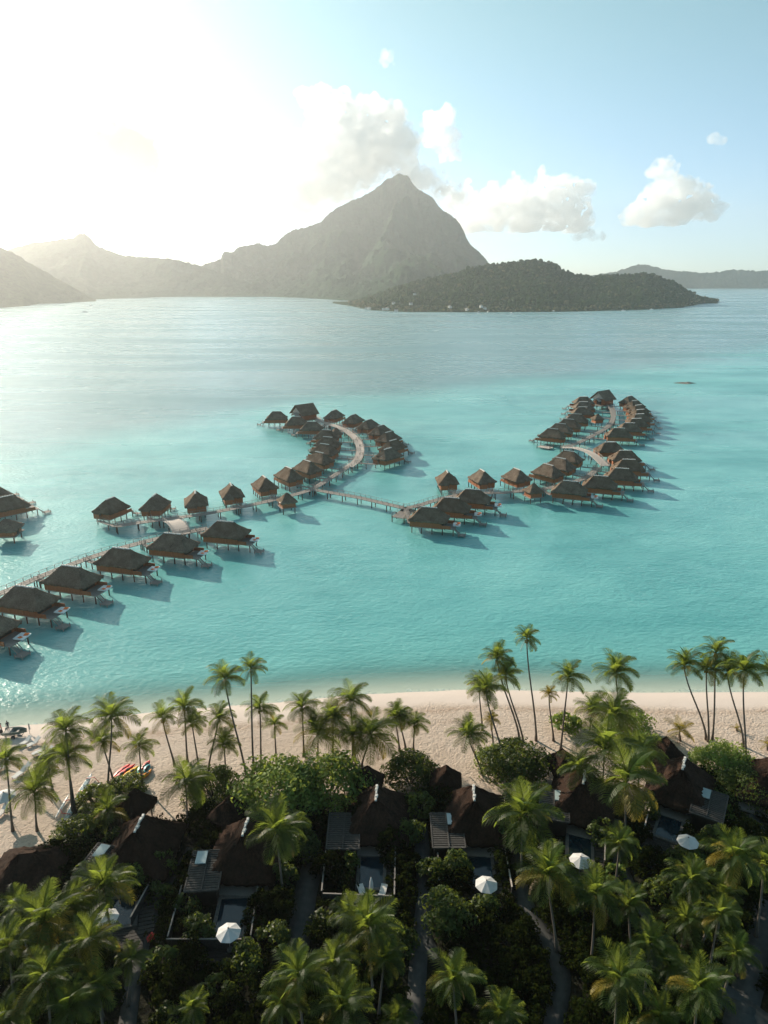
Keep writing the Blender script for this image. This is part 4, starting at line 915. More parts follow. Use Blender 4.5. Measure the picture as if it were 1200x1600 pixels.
def palm(base, crown, R, kind, label, group, n=None, bend=.5, nuts=True):
    PALM_N[0] += 1; rs = random.Random(PALM_N[0] * 31 + 5); h = (crown - base).z
    r = empty('palm_tree', base, 0, label, 'palm', group); d = crown - base; pts = []; rad = []; N = 14
    kx, ky = rs.uniform(-.25, .25), rs.uniform(-.25, .25)
    for i in range(N + 1):
        t = i / N; s = (1 - bend) * t + bend * (3 * t * t - 2 * t ** 3); wob = sin(pi * t) * min(h, 10) * .035
        pts.append(Vector((d.x * s + kx * wob, d.y * s + ky * wob, d.z * t - (.25 if i == 0 else 0)))); rad.append((.155 * (1 - .42 * t) + .13 * math.exp(-t * h / .6)) * (.75 + .25 * min(1, h / 12)))
    rad = [max(.07, x) for x in rad]
    link('trunk', MB().tube(pts, rad, 9).mesh('trunk', M['trunk'], True), r)
    n = n or rs.randint(15, 19); a0 = rs.uniform(0, 6.28); tx, ty = max(-.25, min(.25, d.x / max(h, 1) * .5)), max(-.25, min(.25, d.y / max(h, 1) * .5)); wind = .18
    for i in range(n):
        u = i / (n - 1); k = min(7, max(0, int(u * 8 + rs.uniform(-.5, .5)))); src = kind
        if kind == 'm': src = 'y' if u > .66 and rs.random() < .4 else 'g'
        elif kind == 'g' and u > .88 and rs.random() < .45: src = 'y'
        me = FR[src][k]; s = R * (.62 + .42 * sin(pi * min(1, .22 + u * .62))) * rs.uniform(.9, 1.1)
        link('frond', me, r, crown - base + Vector((0, 0, rs.uniform(-.12, .06))), (ty * -1 + rs.uniform(-.08, .08), tx + rs.uniform(-.08, .08), a0 + i * 2.399 + rs.uniform(-.25, .25)), s)
    if rs.random() < .45 and R > 2.2 and kind != 'young':
        link('dry_frond', FR['d'][PALM_N[0] % 2], r, crown - base - Vector((0, 0, .15)), (0, 0, rs.uniform(0, 6.28)), R * .8)
    if nuts and R > 2.0 and kind != 'young' and rs.random() < .75: link('coconut_cluster', NUTS, r, crown - base - Vector((0, 0, .05)), (0, 0, a0))
    return r
def palm_px(bx, by, cx, cy, rpx, kind, label, group='palms along the beach', **kw):
    b = G(bx, by, Z0); b.z = gz(b.x, b.y) ; c = at_depth(cx, cy, b.y)
    dep = (c - Vector((0, 0, CAM_H))).dot(Vector((0, CP, -SP)))
    palm(b, c, rpx * dep / FPX * 1.12, kind, label, group, **kw)
def palm_h(cx, cy, h, rpx, kind, label, lean=(0, 0), group='palms in the shaded villa gardens', **kw):
    c = G(cx, cy, Z0 + h); b = Vector((c.x + lean[0], c.y + lean[1], Z0)); dep = (c - Vector((0, 0, CAM_H))).dot(Vector((0, CP, -SP)))
    palm(b, c, rpx * dep / FPX * 1.0, kind, label, group, **kw)
BEACH_PALMS = [
    (20, 1298, 9, 1188, 32, 'g', 'palm with a bowed leaning trunk beside the beach parasol at the left edge'),
    (58, 1298, 54, 1238, 42, 'g', 'short full palm just above the wide beach hut'),
    (114, 1272, 103, 1142, 38, 'g', 'taller of the two crossing palms above the white canoes'),
    (118, 1270, 104, 1182, 40, 'g', 'lower of the two crossing palms above the white canoes'),
    (82, 1235, 75, 1188, 26, 'm', 'short yellowing palm between the loungers and the canoes'),
    (169, 1232, 174, 1122, 42, 'g', 'tall full-crowned palm rising just left of the kayaks'),
    (178, 1224, 160, 1160, 30, 'm', 'shorter palm leaning left across the tall one left of the kayaks'),
    (222, 1226, 217, 1166, 28, 'g', 'small palm standing in front of the kayak pile'),
    (273, 1196, 254, 1122, 26, 'm', 'slim palm with one bright yellow frond leaning left'),
    (293, 1190, 288, 1106, 34, 'g', 'middle-height palm behind the slim yellow-fronded one'),
    (310, 1196, 300, 1130, 24, 'g', 'thin palm half hidden behind the middle-height one'),
    (326, 1205, 341, 1122, 28, 'm', 'palm leaning right above the open sand left of centre'),
    (353, 1222, 350, 1163, 28, 'g', 'short palm right beside the tall leaning one, its trunk upright'),
    (386, 1218, 351, 1062, 34, 'g', 'very tall palm with a long left-leaning trunk left of centre'),
    (397, 1214, 392, 1045, 24, 'g', 'very tall upright palm with small crown against the lagoon left of centre'),
    (408, 1200, 406, 1108, 30, 'g', 'upright palm just right of the two very tall left ones'),
    (432, 1188, 429, 1132, 20, 'g', 'small thin palm left of the big spreading tree'),
    (475, 1180, 472, 1105, 30, 'g', 'upright palm behind the left half of the big spreading tree'),
    (497, 1195, 497, 1148, 44, 'm', 'broad dark palm right above the big spreading tree'),
    (551, 1185, 548, 1095, 36, 'm', 'tall bright palm in the centre against the water edge'),
    (520, 1190, 520, 1122, 32, 'm', 'yellow-green palm squeezed behind the broad dark centre palm'),
    (556, 1196, 552, 1150, 30, 'g', 'small dark palm in the middle of the centre clump'),
    (565, 1198, 579, 1148, 46, 'g', 'wide-fronded palm leaning right at the centre clump'),
    (624, 1172, 618, 1122, 26, 'm', 'left of the twin palms above the round green bush'),
    (634, 1170, 623, 1118, 24, 'm', 'right of the twin palms above the round green bush, with curved foot'),
    (646, 1174, 648, 1132, 22, 'g', 'small palm right of the twin palms above the round bush'),
    (753, 1210, 731, 1150, 34, 'g', 'palm leaning left over open sand with a long shadow'),
    (754, 1140, 749, 1075, 26, 'm', 'palm nearest the water in the group right of centre'),
    (790, 1205, 759, 1078, 34, 'g', 'long bent palm leaning left out of the right bush'),
    (771, 1170, 767, 1125, 15, 'y', 'small bright yellow palm in front of the bent one'),
    (812, 1155, 777, 1030, 28, 'g', 'upper left of the two parallel leaning palms'),
    (818, 1162, 790, 1056, 28, 'm', 'lower right of the two parallel leaning palms'),
    (838, 1157, 823, 998, 24, 'g', 'tallest palm of all with a small crown high against the lagoon'),
    (865, 1157, 858, 1085, 16, 'y', 'thin palm with a tiny yellow crown on the right beach'),
    (876, 1172, 888, 1058, 30, 'g', 'tall palm leaning right above the small gazebo'),
    (968, 1135, 963, 1052, 36, 'g', 'full round palm standing against the water right of centre'),
    (1104, 1155, 1069, 1040, 30, 'm', 'strongly curved palm, leftmost of the right-edge group'),
    (1107, 1158, 1104, 1046, 28, 'm', 'second palm of the right-edge group, with a straight trunk'),
    (1113, 1156, 1119, 1020, 30, 'm', 'highest palm of the right-edge group, leaning right'),
    (1162, 1166, 1137, 1050, 32, 'm', 'palm leaning left in the right-edge group'),
    (1165, 1205, 1163, 1048, 36, 'g', 'straight palm rising from the bush in the right-edge group'),
    (1206, 1195, 1203, 1050, 30, 'm', 'palm cut by the right edge of the beach'),
]
for row in BEACH_PALMS: palm_px(*row)
palm_px(1063, 1157, 1062, 1143, 27, 'y', 'knee-high young palm with yellow fronds alone on the right sand', n=9, nuts=False)
palm_px(1152, 1141, 1151, 1138, 9, 'y', 'tiny orange palm seedling behind the right-edge trunks', n=6, nuts=False)
palm_px(1200, 1172, 1199, 1164, 14, 'y', 'small yellowing palm seedling at the right edge of the sand', n=8, nuts=False)
GARDEN_PALMS = [
    (290, 1222, 7, 48, 'g', 'palm with drooping fronds in front of the left thatched villa', (0, -1)), (168, 1268, 3.2, 44, 'm', 'low bushy palm between canoes and left villa', (0, 0)), (432, 1300, 8.5, 58, 'g', 'large pale palm over the rusty-roofed villa', (.5, -1)),
    (957, 1118, 6.5, 52, 'g', 'rearmost of the three stacked palms on the right', (0, -.5)), (925, 1110, 4, 34, 'm', 'small palm left of the three stacked right palms', (0, 0)), (945, 1172, 8, 62, 'g', 'middle of the three stacked palms on the right', (0, -1)), (978, 1222, 9, 68, 'm', 'front one of the three stacked palms, hiding a villa', (.4, -1)),
    (818, 1275, 8, 66, 'g', 'large dark palm over the path right of the white-ridged villa', (0, -1)), (857, 1366, 9, 60, 'm', 'palm with drooping fronds left of the bluish parasol', (1.2, -1.5)), (968, 1318, 7, 36, 'g', 'slender palm standing between the two right pools', (0, -.3)), (1147, 1338, 11, 50, 'm', 'palm with a tall bowed trunk below the right-edge annex', (-3, -2)),
    (1080, 1375, 8, 46, 'm', 'palm with yellow hanging fronds left of the bowed one', (0, -1)), (1072, 1440, 5, 44, 'g', 'fan-shaped low palm at the lower right', (0, 0)), (983, 1415, 8, 40, 'g', 'palm over the curved path at the lower right', (.8, -1)), (930, 1398, 9, 52, 'g', 'dark palm with a broken hanging frond right of the curved path', (0, -1)),
    (966, 1530, 9, 62, 'm', 'big palm near the bottom right of the path', (0, -1)), (1092, 1548, 9, 60, 'm', 'big palm at the bottom right corner beside the sandy path', (0, -1)), (1195, 1350, 9, 48, 'g', 'palm cut by the right edge below the villas', (0, -1)),
    (575, 1450, 9, 60, 'm', 'golden-edged palm below the blue pool', (.5, -1)), (548, 1430, 7, 42, 'g', 'darker palm just left of the golden-edged centre palm', (0, 0)), (465, 1525, 9, 58, 'm', 'palm with long drooping fronds at the bottom left of centre', (.5, -.5)), (520, 1505, 7, 46, 'g', 'dark palm between the two golden centre palms', (0, 0)), (535, 1575, 8, 60, 'g', 'bottom palm in the centre, cut by the lower edge', (0, 0)), (708, 1530, 9, 52, 'm', 'single palm at the bottom right of the central path', (.6, -1)), (782, 1585, 7, 46, 'g', 'low palm at the bottom edge left of the curved path', (0, 0)), (620, 1592, 5, 34, 'g', 'small palm crown poking up at the bottom edge beside the path', (0, 0)),
    (70, 1440, 9, 66, 'm', 'large golden palm at the lower left', (.4, -1)), (162, 1385, 8, 58, 'm', 'palm half over the lower left pool', (.4, -.6)), (140, 1470, 9, 56, 'm', 'palm left of the shaded left path', (.6, -1)), (72, 1530, 9, 62, 'm', 'bottom left palm, golden and drooping', (0, -1)), (12, 1480, 9, 56, 'm', 'palm cut by the left edge at the bottom', (0, -1)), (150, 1545, 7, 44, 'g', 'dark low palm at the bottom left beside the path', (0, 0)), (10, 1590, 7, 48, 'g', 'palm at the bottom left corner of the view', (0, 0)), (65, 1205, 3, 26, 'm', 'low leafy palm beside the beach loungers', (0, 0)), (1125, 1430, 8, 40, 'g', 'dark palm behind the bowed trunk at the lower right', (0, 0)), (1030, 1590, 7, 46, 'g', 'palm at the bottom edge between the two big right palms', (0, 0)),
    (30, 1420, 8, 44, 'g', 'green palm above the large golden one at the lower left', (.3, -.6)), (112, 1415, 8, 44, 'g', 'palm squeezed between golden palm and lower left pool', (.2, -.6)), (110, 1575, 8, 50, 'g', 'palm at the bottom edge left of the shaded left path', (0, -.6)), (205, 1500, 6, 34, 'g', 'slim palm leaning over the shaded left path', (-1, 0)), (440, 1570, 8, 46, 'g', 'palm at the bottom edge left of the centre pair', (0, -.6)), (600, 1500, 7, 40, 'g', 'palm right of the golden-edged centre palm by the path', (-.5, -.4)),
    (1015, 1475, 8, 46, 'g', 'palm beside the hidden right path end', (0, -.6)), (1150, 1490, 7, 40, 'g', 'palm left of the sandy right path', (-.8, -.4)), (1045, 1510, 7, 40, 'm', 'palm between the two big bottom-right palms and fan palm', (0, -.4)), (1130, 1400, 7, 36, 'g', 'slim palm under the right-edge annex garden', (0, -.4)), (300, 1575, 5, 32, 'g', 'low palm in the dark lawn at the bottom left of centre', (0, 0)), (905, 1200, 6, 40, 'g', 'palm left of the stacked right palms over a gazebo', (0, -.4)), (1000, 1180, 7, 44, 'm', 'palm right of the stacked right palms by the yellow-green shrub', (.3, -.6)),
]
for cx, cy, h, rp, k, lab, lean in GARDEN_PALMS: palm_h(cx, cy, h, rp, k, lab, lean)

# ------------------------------------------------------------------ broad-leaved trees, bushes and undergrowth
def leaf_cloud(rx, ry, rz, nleaf, size, seed, flat=.35, clumps=None, droop=.0):
    rg = np.random.default_rng(seed); nc = clumps or int(16 + 5 * rx * ry)
    d = rg.normal(size=(nc, 3)); d[:, 2] = np.abs(d[:, 2]) * 1.1 - .25; d /= np.linalg.norm(d, axis=1, keepdims=True)
    cr = (.62 + .38 * rg.random((nc, 1)) ** .6); cen = d * cr; lr = (.24 + .20 * rg.random(nc)) * (1 + .2 * (rg.random(nc) - .5))
    w = lr ** 2; idx = rg.choice(nc, nleaf, p=w / w.sum()); v = rg.normal(size=(nleaf, 3)); v /= np.linalg.norm(v, axis=1, keepdims=True); v[:, 2] = np.where(v[:, 2] < -.35, -v[:, 2], v[:, 2])
    rad = rg.random(nleaf) ** .33
    P = cen[idx] + v * (lr[idx] * (.55 + .5 * rad))[:, None]; P = P * np.array([rx, ry, rz])
    n = v + rg.normal(size=(nleaf, 3)) * .55 + np.array([0, 0, flat]); n /= np.linalg.norm(n, axis=1, keepdims=True)
    a = np.cross(n, rg.normal(size=(nleaf, 3))); a /= np.linalg.norm(a, axis=1, keepdims=True); b = np.cross(n, a)
    s = size * (.65 + .7 * rg.random((nleaf, 1))); a = a * s; b = b * s * .55
    V = np.stack([P - a, P - b * .9 + n * s * .12, P + a * 1.1 - np.array([0, 0, droop]) * s, P + b * .9 + n * s * .12], 1).reshape(-1, 3)
    return V, np.arange(nleaf * 4).reshape(-1, 4)
def bush(px, py, rpx, hgt, mat, label, cat='bush', name='bush', size=.2, dens=1.0, trunk=0.0, ratio=.85, seed=None, group=None):
    z = Z0 + (hgt * .6 + trunk); c = G(px, py, z); dep = (c - Vector((0, 0, CAM_H))).dot(Vector((0, CP, -SP))); rx = rpx * dep / FPX; ry = rx * ratio
    zb = gz(c.x, c.y); r = empty(name, (c.x, c.y, zb), 0, label, cat, group); sd = seed or int(px * 3 + py)
    nl = int(min(9000, 190 * dens * (rx * ry + rx * hgt) * (.2 / size) ** 1.6)); V, F = leaf_cloud(rx, ry, hgt, nl, size, sd)
    V[:, 2] += trunk + hgt * .28; V[:, 2] = np.maximum(V[:, 2], .05)
    link('crown' if trunk else 'foliage', np_mesh('foliage', V, F, M[mat]), r)
    t = MB(); rs = random.Random(sd)
    for i in range(6 if trunk else 4):
        a = i * 1.05 + rs.random(); e = Vector((rx * .6 * cos(a), ry * .6 * sin(a), trunk + hgt * rs.uniform(.55, .95)))
        t.tube([(.12 * cos(a), .12 * sin(a), -.2), (e.x * .25, e.y * .25, (trunk + hgt * .3) * .7), (e.x * .6, e.y * .6, e.z * .75), e], [.14 + .03 * trunk, .11, .07, .03], 6)
    link('trunk' if trunk else 'stems', t.mesh('stems', M['bark']), r); keep(c, rx * .7)
T, B = dict(cat='tree', name='broadleaf_tree', size=.30), dict()
bush(432, 1232, 62, 4.2, 'leaf_bright', 'left half of the big spreading pale-leaved tree by the sand', trunk=1.2, dens=1.0, **T)
bush(514, 1222, 56, 4.2, 'leaf_bright', 'right half of the big spreading pale-leaved tree by the sand', trunk=1.2, dens=1.0, **T)
bush(641, 1206, 38, 3.2, 'leaf', 'round dense green bush below the twin palms', size=.2, dens=1.3)
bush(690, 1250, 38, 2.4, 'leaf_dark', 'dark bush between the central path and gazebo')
bush(805, 1192, 50, 3.6, 'leaf', 'big green bush at the foot of the leaning palms', size=.24, dens=1.2)
bush(770, 1185, 26, 2.2, 'leaf_bright', 'yellowish open bush at the left of the big green bush', size=.22, dens=.5)
bush(884, 1128, 24, 1.7, 'leaf_bright', 'feathery light green bush alone on the right beach', size=.34, dens=.7)
bush(984, 1128, 34, 2.6, 'leaf_bright', 'sunlit open-leaved shrub behind the stacked palms', size=.26, dens=.7)
bush(1012, 1168, 32, 2.2, 'leaf_bright', 'yellow-green shrub beside the gazebo at the young palm', size=.24, dens=.8)
bush(1132, 1192, 42, 3.0, 'leaf_bright', 'bright green dense bush at the foot of the right-edge palms', size=.2, dens=1.3)
bush(1165, 1228, 44, 2.8, 'leaf', 'fine-leaved bush right of the bright dense one', size=.16, dens=1.1)
bush(1128, 1272, 18, 1.6, 'leaf_bright', 'small bright shrub right of the slatted annex near the right edge', size=.24)
bush(198, 1228, 28, 1.3, 'leaf', 'low hedge bush just in front of the kayaks', size=.16, dens=1.2)
bush(150, 1248, 30, 1.8, 'leaf', 'sunlit bush between the canoes and the low bushy palm', size=.2)
bush(120, 1302, 36, 2.2, 'leaf', 'mid-green bush left of the left slatted annex', size=.2)
bush(92, 1340, 34, 2.4, 'leaf_dark', 'dark bush right of the beach hut', size=.2)
bush(60, 1385, 34, 2.2, 'leaf', 'leafy bush beside the path below the beach hut', size=.2)
bush(332, 1228, 38, 3.0, 'leaf', 'green bush behind the drooping palm and small brown gazebo', size=.2, dens=1.1)
bush(318, 1276, 26, 2.2, 'leaf_dark', 'dark bush left of the small brown gazebo', size=.2)
bush(250, 1398, 22, 1.5, 'leaf', 'bush with yellowing leaves beside the left path', size=.2)
bush(290, 1415, 22, 1.6, 'leaf', 'leafy plant clump at the left fence of the parasol pool', size=.3, dens=.7)
bush(446, 1372, 22, 2.0, 'leaf', 'bush under the large pale palm by the wide path', size=.2)
bush(428, 1462, 24, 1.9, 'leaf', 'bush right of the white parasol left of centre', size=.2)
bush(700, 1425, 38, 2.8, 'leaf', 'dark narrow-leaved tree beside the central path', trunk=.8, cat='tree', name='broadleaf_tree', size=.24)
bush(618, 1470, 30, 2.0, 'leaf', 'bush between the golden palm and the central path', size=.22)
bush(640, 1345, 16, 1.6, 'leaf_dark', 'dark shrub left of the central path', size=.2)
bush(735, 1440, 34, 1.8, 'leaf_dark', 'dark low shrub right of the narrow-leaved tree', size=.2)
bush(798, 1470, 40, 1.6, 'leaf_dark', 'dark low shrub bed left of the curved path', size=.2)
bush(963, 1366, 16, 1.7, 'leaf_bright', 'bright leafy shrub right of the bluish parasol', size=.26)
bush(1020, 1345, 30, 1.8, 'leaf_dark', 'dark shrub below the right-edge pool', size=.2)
bush(1075, 1345, 32, 1.8, 'leaf', 'fine dark shrub below the pinkish parasol', size=.18)
bush(1160, 1300, 32, 2.0, 'leaf_dark', 'dark shrub right of the pinkish parasol', size=.2)
bush(256, 1500, 26, 1.5, 'leaf', 'spiky green shrub right of the lower left path', size=.3, dens=.7)
bush(275, 1588, 30, 1.5, 'leaf', 'spiky dark fern clump at the bottom left of centre', size=.34, dens=.7)
bush(345, 1545, 26, 1.4, 'leaf', 'yellow-green small shrub in the dark lawn below the left parasol', size=.24, dens=.6)
bush(500, 1440, 20, 1.5, 'leaf', 'spiky shrub right of the wide shaded path', size=.3, dens=.7)
bush(236, 1465, 5, .7, 'flower', 'small red flowering plant beside the left path', cat='plant', name='red_flower_plant', size=.14, dens=2)
bush(105, 1308, 15, .5, 'cushion', 'white boulder heap beside the left bushes', cat='rocks', name='dry_brush_pile', size=.2, dens=1.2)
for px, py, rp, h, mt, lab in [(470, 1318, 30, 3.0, 'leaf', 'dark tree between the wide path and the rusty-roofed villa'), (512, 1352, 24, 2.4, 'leaf_dark', 'dark shrub below the unlit slatted annex in the middle'), (545, 1352, 18, 2.0, 'leaf', 'leafy shrub left of the blue pool'), (612, 1318, 22, 2.6, 'leaf_dark', 'dark shrub against the middle villa right corner'), (640, 1300, 22, 2.4, 'leaf', 'green shrub left of the central path top'), (672, 1360, 20, 2.2, 'leaf', 'green shrub between central path and timber fence'), (712, 1350, 24, 2.2, 'leaf', 'bushy shrub below the skylit slatted annex'), (725, 1375, 18, 1.8, 'leaf_dark', 'small dark shrub left of the right-centre parasol'), (792, 1300, 24, 2.6, 'leaf', 'green tree right of the white-ridged villa'), (835, 1330, 26, 2.6, 'leaf_dark', 'dark tree between curved path and bluish parasol pool'), (885, 1352, 18, 1.8, 'leaf', 'shrub left of the bluish parasol'), (940, 1300, 20, 2.4, 'leaf', 'shrub between the right pools beside a fence'), (1005, 1262, 22, 2.6, 'leaf', 'green shrub against the right-side villa left corner'), (1110, 1318, 24, 2.2, 'leaf', 'shrub right of the pinkish parasol below the annex'), (300, 1352, 20, 2.0, 'leaf_dark', 'dark shrub left of the left-centre slatted annex'), (250, 1352, 22, 2.2, 'leaf', 'shrub below the left villa'), (208, 1372, 22, 2.4, 'leaf', 'leafy shrub right of the left slatted annex'), (310, 1455, 24, 2.0, 'leaf', 'broad shrub inside the left parasol garden'), (412, 1412, 20, 2.2, 'leaf_dark', 'dark shrub right of the left parasol pool deck'), (440, 1415, 24, 2.4, 'leaf_dark', 'dark shrub between the left parasol pool and wide path'), (560, 1275, 20, 2.6, 'leaf_dark', 'dark shrub at the unlit annex top edge'), (655, 1262, 22, 2.8, 'leaf', 'green shrub between round bush and central path'), (905, 1400, 26, 2.4, 'leaf', 'leafy bush left of the broken-frond palm'), (1155, 1395, 30, 2.6, 'leaf_dark', 'dark tree left of the sandy right path'), (1040, 1390, 26, 2.4, 'leaf', 'leafy bush left of the yellow-fronded palm'), (760, 1420, 22, 2.0, 'leaf', 'leafy bush below the right-centre parasol'), (380, 1500, 28, 2.0, 'leaf', 'leafy bush below the left parasol fence'), (180, 1310, 16, 2.0, 'leaf', 'leafy bush behind the left annex top')]: bush(px, py, rp, h, mt, lab, size=.22)
def undergrowth():
    V = []; F = []; k = 0; rg = np.random.default_rng(99); KO = np.array(KEEP_OUT); n = 0
    while n < 2050:
        x, y = rg.uniform(-85, 85), rg.uniform(34, 96)
        if abs(x) > 12 + y * .75 or y > float(VEG(x)) - 1.0: continue
        r = rg.uniform(.6, 1.5)
        if vnoise(x / 7, y / 7, 5) < .24: continue
        if np.any((KO[:, 0] - x) ** 2 + (KO[:, 1] - y) ** 2 < (KO[:, 2] * .72 + r * .42) ** 2): continue
        h = rg.uniform(.6, 2.0); v, f = leaf_cloud(r, r, h, int(75 * r * r + 40), .2, int(rg.integers(1e6)), clumps=9); v[:, 2] = np.maximum(v[:, 2] + h * .35, .02)
        V.append(v + np.array([x, y, Z0])); F.append(f + k); k += len(v); n += 1
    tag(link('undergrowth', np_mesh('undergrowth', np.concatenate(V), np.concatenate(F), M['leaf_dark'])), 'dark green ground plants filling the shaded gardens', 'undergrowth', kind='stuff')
undergrowth()

# ------------------------------------------------------------------ boats and houses by the far shore
SB = {'hull': hull_mesh(13, 3.8, 2.6, 'hull', M['white'], 13, .8), 'mast': MB().tube([(.8, 0, 1.5), (.8, 0, 17)], .14, 6).mesh('mast', M['stone']), 'boom': MB().tube([(.8, 0, 3.2), (-4.5, 0, 3.2)], .2, 6).mesh('boom', M['white']), 'cabin': MB().box((-.3, 0, 2.1), (5, 2.2, .9), 0, .8).mesh('cabin', M['white'])}
MBt = {'hull': hull_mesh(10, 3.6, 2.4, 'hull', M['white'], 13, .8), 'cabin': MB().box((-.4, 0, 2.5), (4.2, 2.6, 1.8), 0, .78).mesh('cabin', M['white']), 'window': MB().box((-.4, 0, 2.7), (3.9, 2.58, .5), 0, .9).mesh('window', M['glass_sky'])}
def boat(px, py, kind, yaw, label):
    p = G(px, py, 0); r = empty({'s': 'sailboat', 'm': 'motorboat'}[kind], (p.x, p.y, -.45), yaw, label, 'boat', 'boats moored off the far hill' if px > 500 else None)
    for k, me in (SB if kind == 's' else MBt).items(): link(k, me, r)
for px, py, k, yw, lab in [(133, 488, 's', .3, 'lone sailing catamaran anchored in the glare far left'), (142, 478, 'm', 1.2, 'tiny motorboat just behind the lone sailboat far left'), (762, 488, 's', 1.5, 'mast and hull of the leftmost sailboat below the far hill'), (779, 486, 's', .8, 'second sailboat from the left below the far hill'), (800, 490, 'm', .3, 'larger motorboat in the middle of the far moorings'), (806, 486, 's', 1.2, 'sailboat just behind the larger motorboat of the far moorings'),
                           (833, 486, 'm', .2, 'white motorboat left of the two side by side off the hill'), (851, 486, 'm', .3, 'white motorboat second from the right off the hill'), (865, 487, 'm', .2, 'white motorboat right of the two side by side off the hill'), (916, 486, 's', .9, 'faint sailboat midway along the far hill'), (974, 486, 's', .4, 'white sailboat with a tall mast off the right of the far hill'), (1018, 484, 's', .5, 'rightmost sailboat near the point of the far hill'), (748, 489, 'm', .1, 'low white motorboat left of the far sailboats')]: boat(px, py, k, yw, lab)
M['roof_grey'] = simple('weathered_roof', (.20, .18, .17), (.34, .31, .29)); HR = gable(8.5, 7.5, 3.4, 5.4, .3).mesh('roof', M['roof_grey']); HW = MB().box((0, 0, 1.4), (7.4, 6.2, 4.2)).mesh('wall', M['cushion'])
def far_house(px, py, Y, yaw, label):
    p = at_depth(px, py, Y); r = empty('shore_house', (p.x, p.y, p.z - 3), yaw, label, 'house', 'pale houses by the far shore'); link('roof', HR, r); link('wall', HW, r)
for px, py, dz, lab in [(572, 481, 0, 'pale shore house, leftmost under the dark hill'), (577, 481, 0, 'pale shore house, second under the dark hill'), (599, 482, 0, 'pale shore house, third under the dark hill'), (605, 482, 0, 'pale shore house, fourth under the dark hill'), (619, 485, 0, 'low pale house at the waterline of the near far shore'), (615, 473, 0, 'pale house up in the trees above the waterline'), (642, 474, 0, 'larger pale house in the trees of the hill'), (648, 459, 0, 'pale house highest on the slope'), (703, 479, 0, 'pale building among trees left of the moorings'), (730, 483, 0, 'pale boat shed at the shore left of the moorings'), (752, 478, 0, 'white building with two roofs by the moorings'), (757, 481, 0, 'white shed right beside the building with two roofs')]:
    # find where the sight line meets the hill
    d = pix_dir(px, py); best = None
    for t in np.linspace(1600, 2400, 160):
        q = Vector((d.x * t, d.y * t, CAM_H + d.z * t)); k = np.argmin((FX - q.x) ** 2 + (FY - q.y) ** 2)
        if q.z <= FZ.ravel()[k] + 6: best = q; break
    if best is None: best = G(px, py, 1.0)
    far_house(px, py, best.y - 12, px * .7, lab)
# a low coral bank breaking the surface in the deep channel
p = G(1071, 599, 0); rg = np.random.default_rng(3); m = MB(); n = 40; V = [(0, 0, .9)]; F = []
for j in range(1, 5):
    for i in range(n): a = 2 * pi * i / n; rr = (j / 4) * (1 + .25 * sin(3 * a) + .2 * (rg.random() - .5)); V.append((9.5 * rr * cos(a), 4.2 * rr * sin(a), .9 - 1.5 * (j / 4) ** 1.5 + rg.normal() * .12))
for i in range(n): F.append((0, 1 + i, 1 + (i + 1) % n))
for j in range(3):
    for i in range(n): a = 1 + j * n; F.append((a + i, a + n + i, a + n + (i + 1) % n, a + (i + 1) % n))
tag(link('coral_bank', m.add(V, F).mesh('coral_bank', M['rock']), None, (p.x, p.y, 0)), 'low brown coral bank breaking the water right of the far jetty tip', 'reef')

# ------------------------------------------------------------------ haze: the air between the lens and the far mountain
def haze():
    m = Mat('sea_haze'); v = m.n('ShaderNodeVolumePrincipled'); v.inputs['Color'].default_value = (.935, .963, .975, 1)
    v.inputs['Density'].default_value = HAZE_DENSITY; v.inputs['Anisotropy'].default_value = .66
    m.l(v.outputs[0], m.out.inputs['Volume'])
    b = MB().box((0, 3250, 388), (14900, 10700, 784)).mesh('haze', m.m)
    tag(link('haze', b), kind='stuff')
haze()

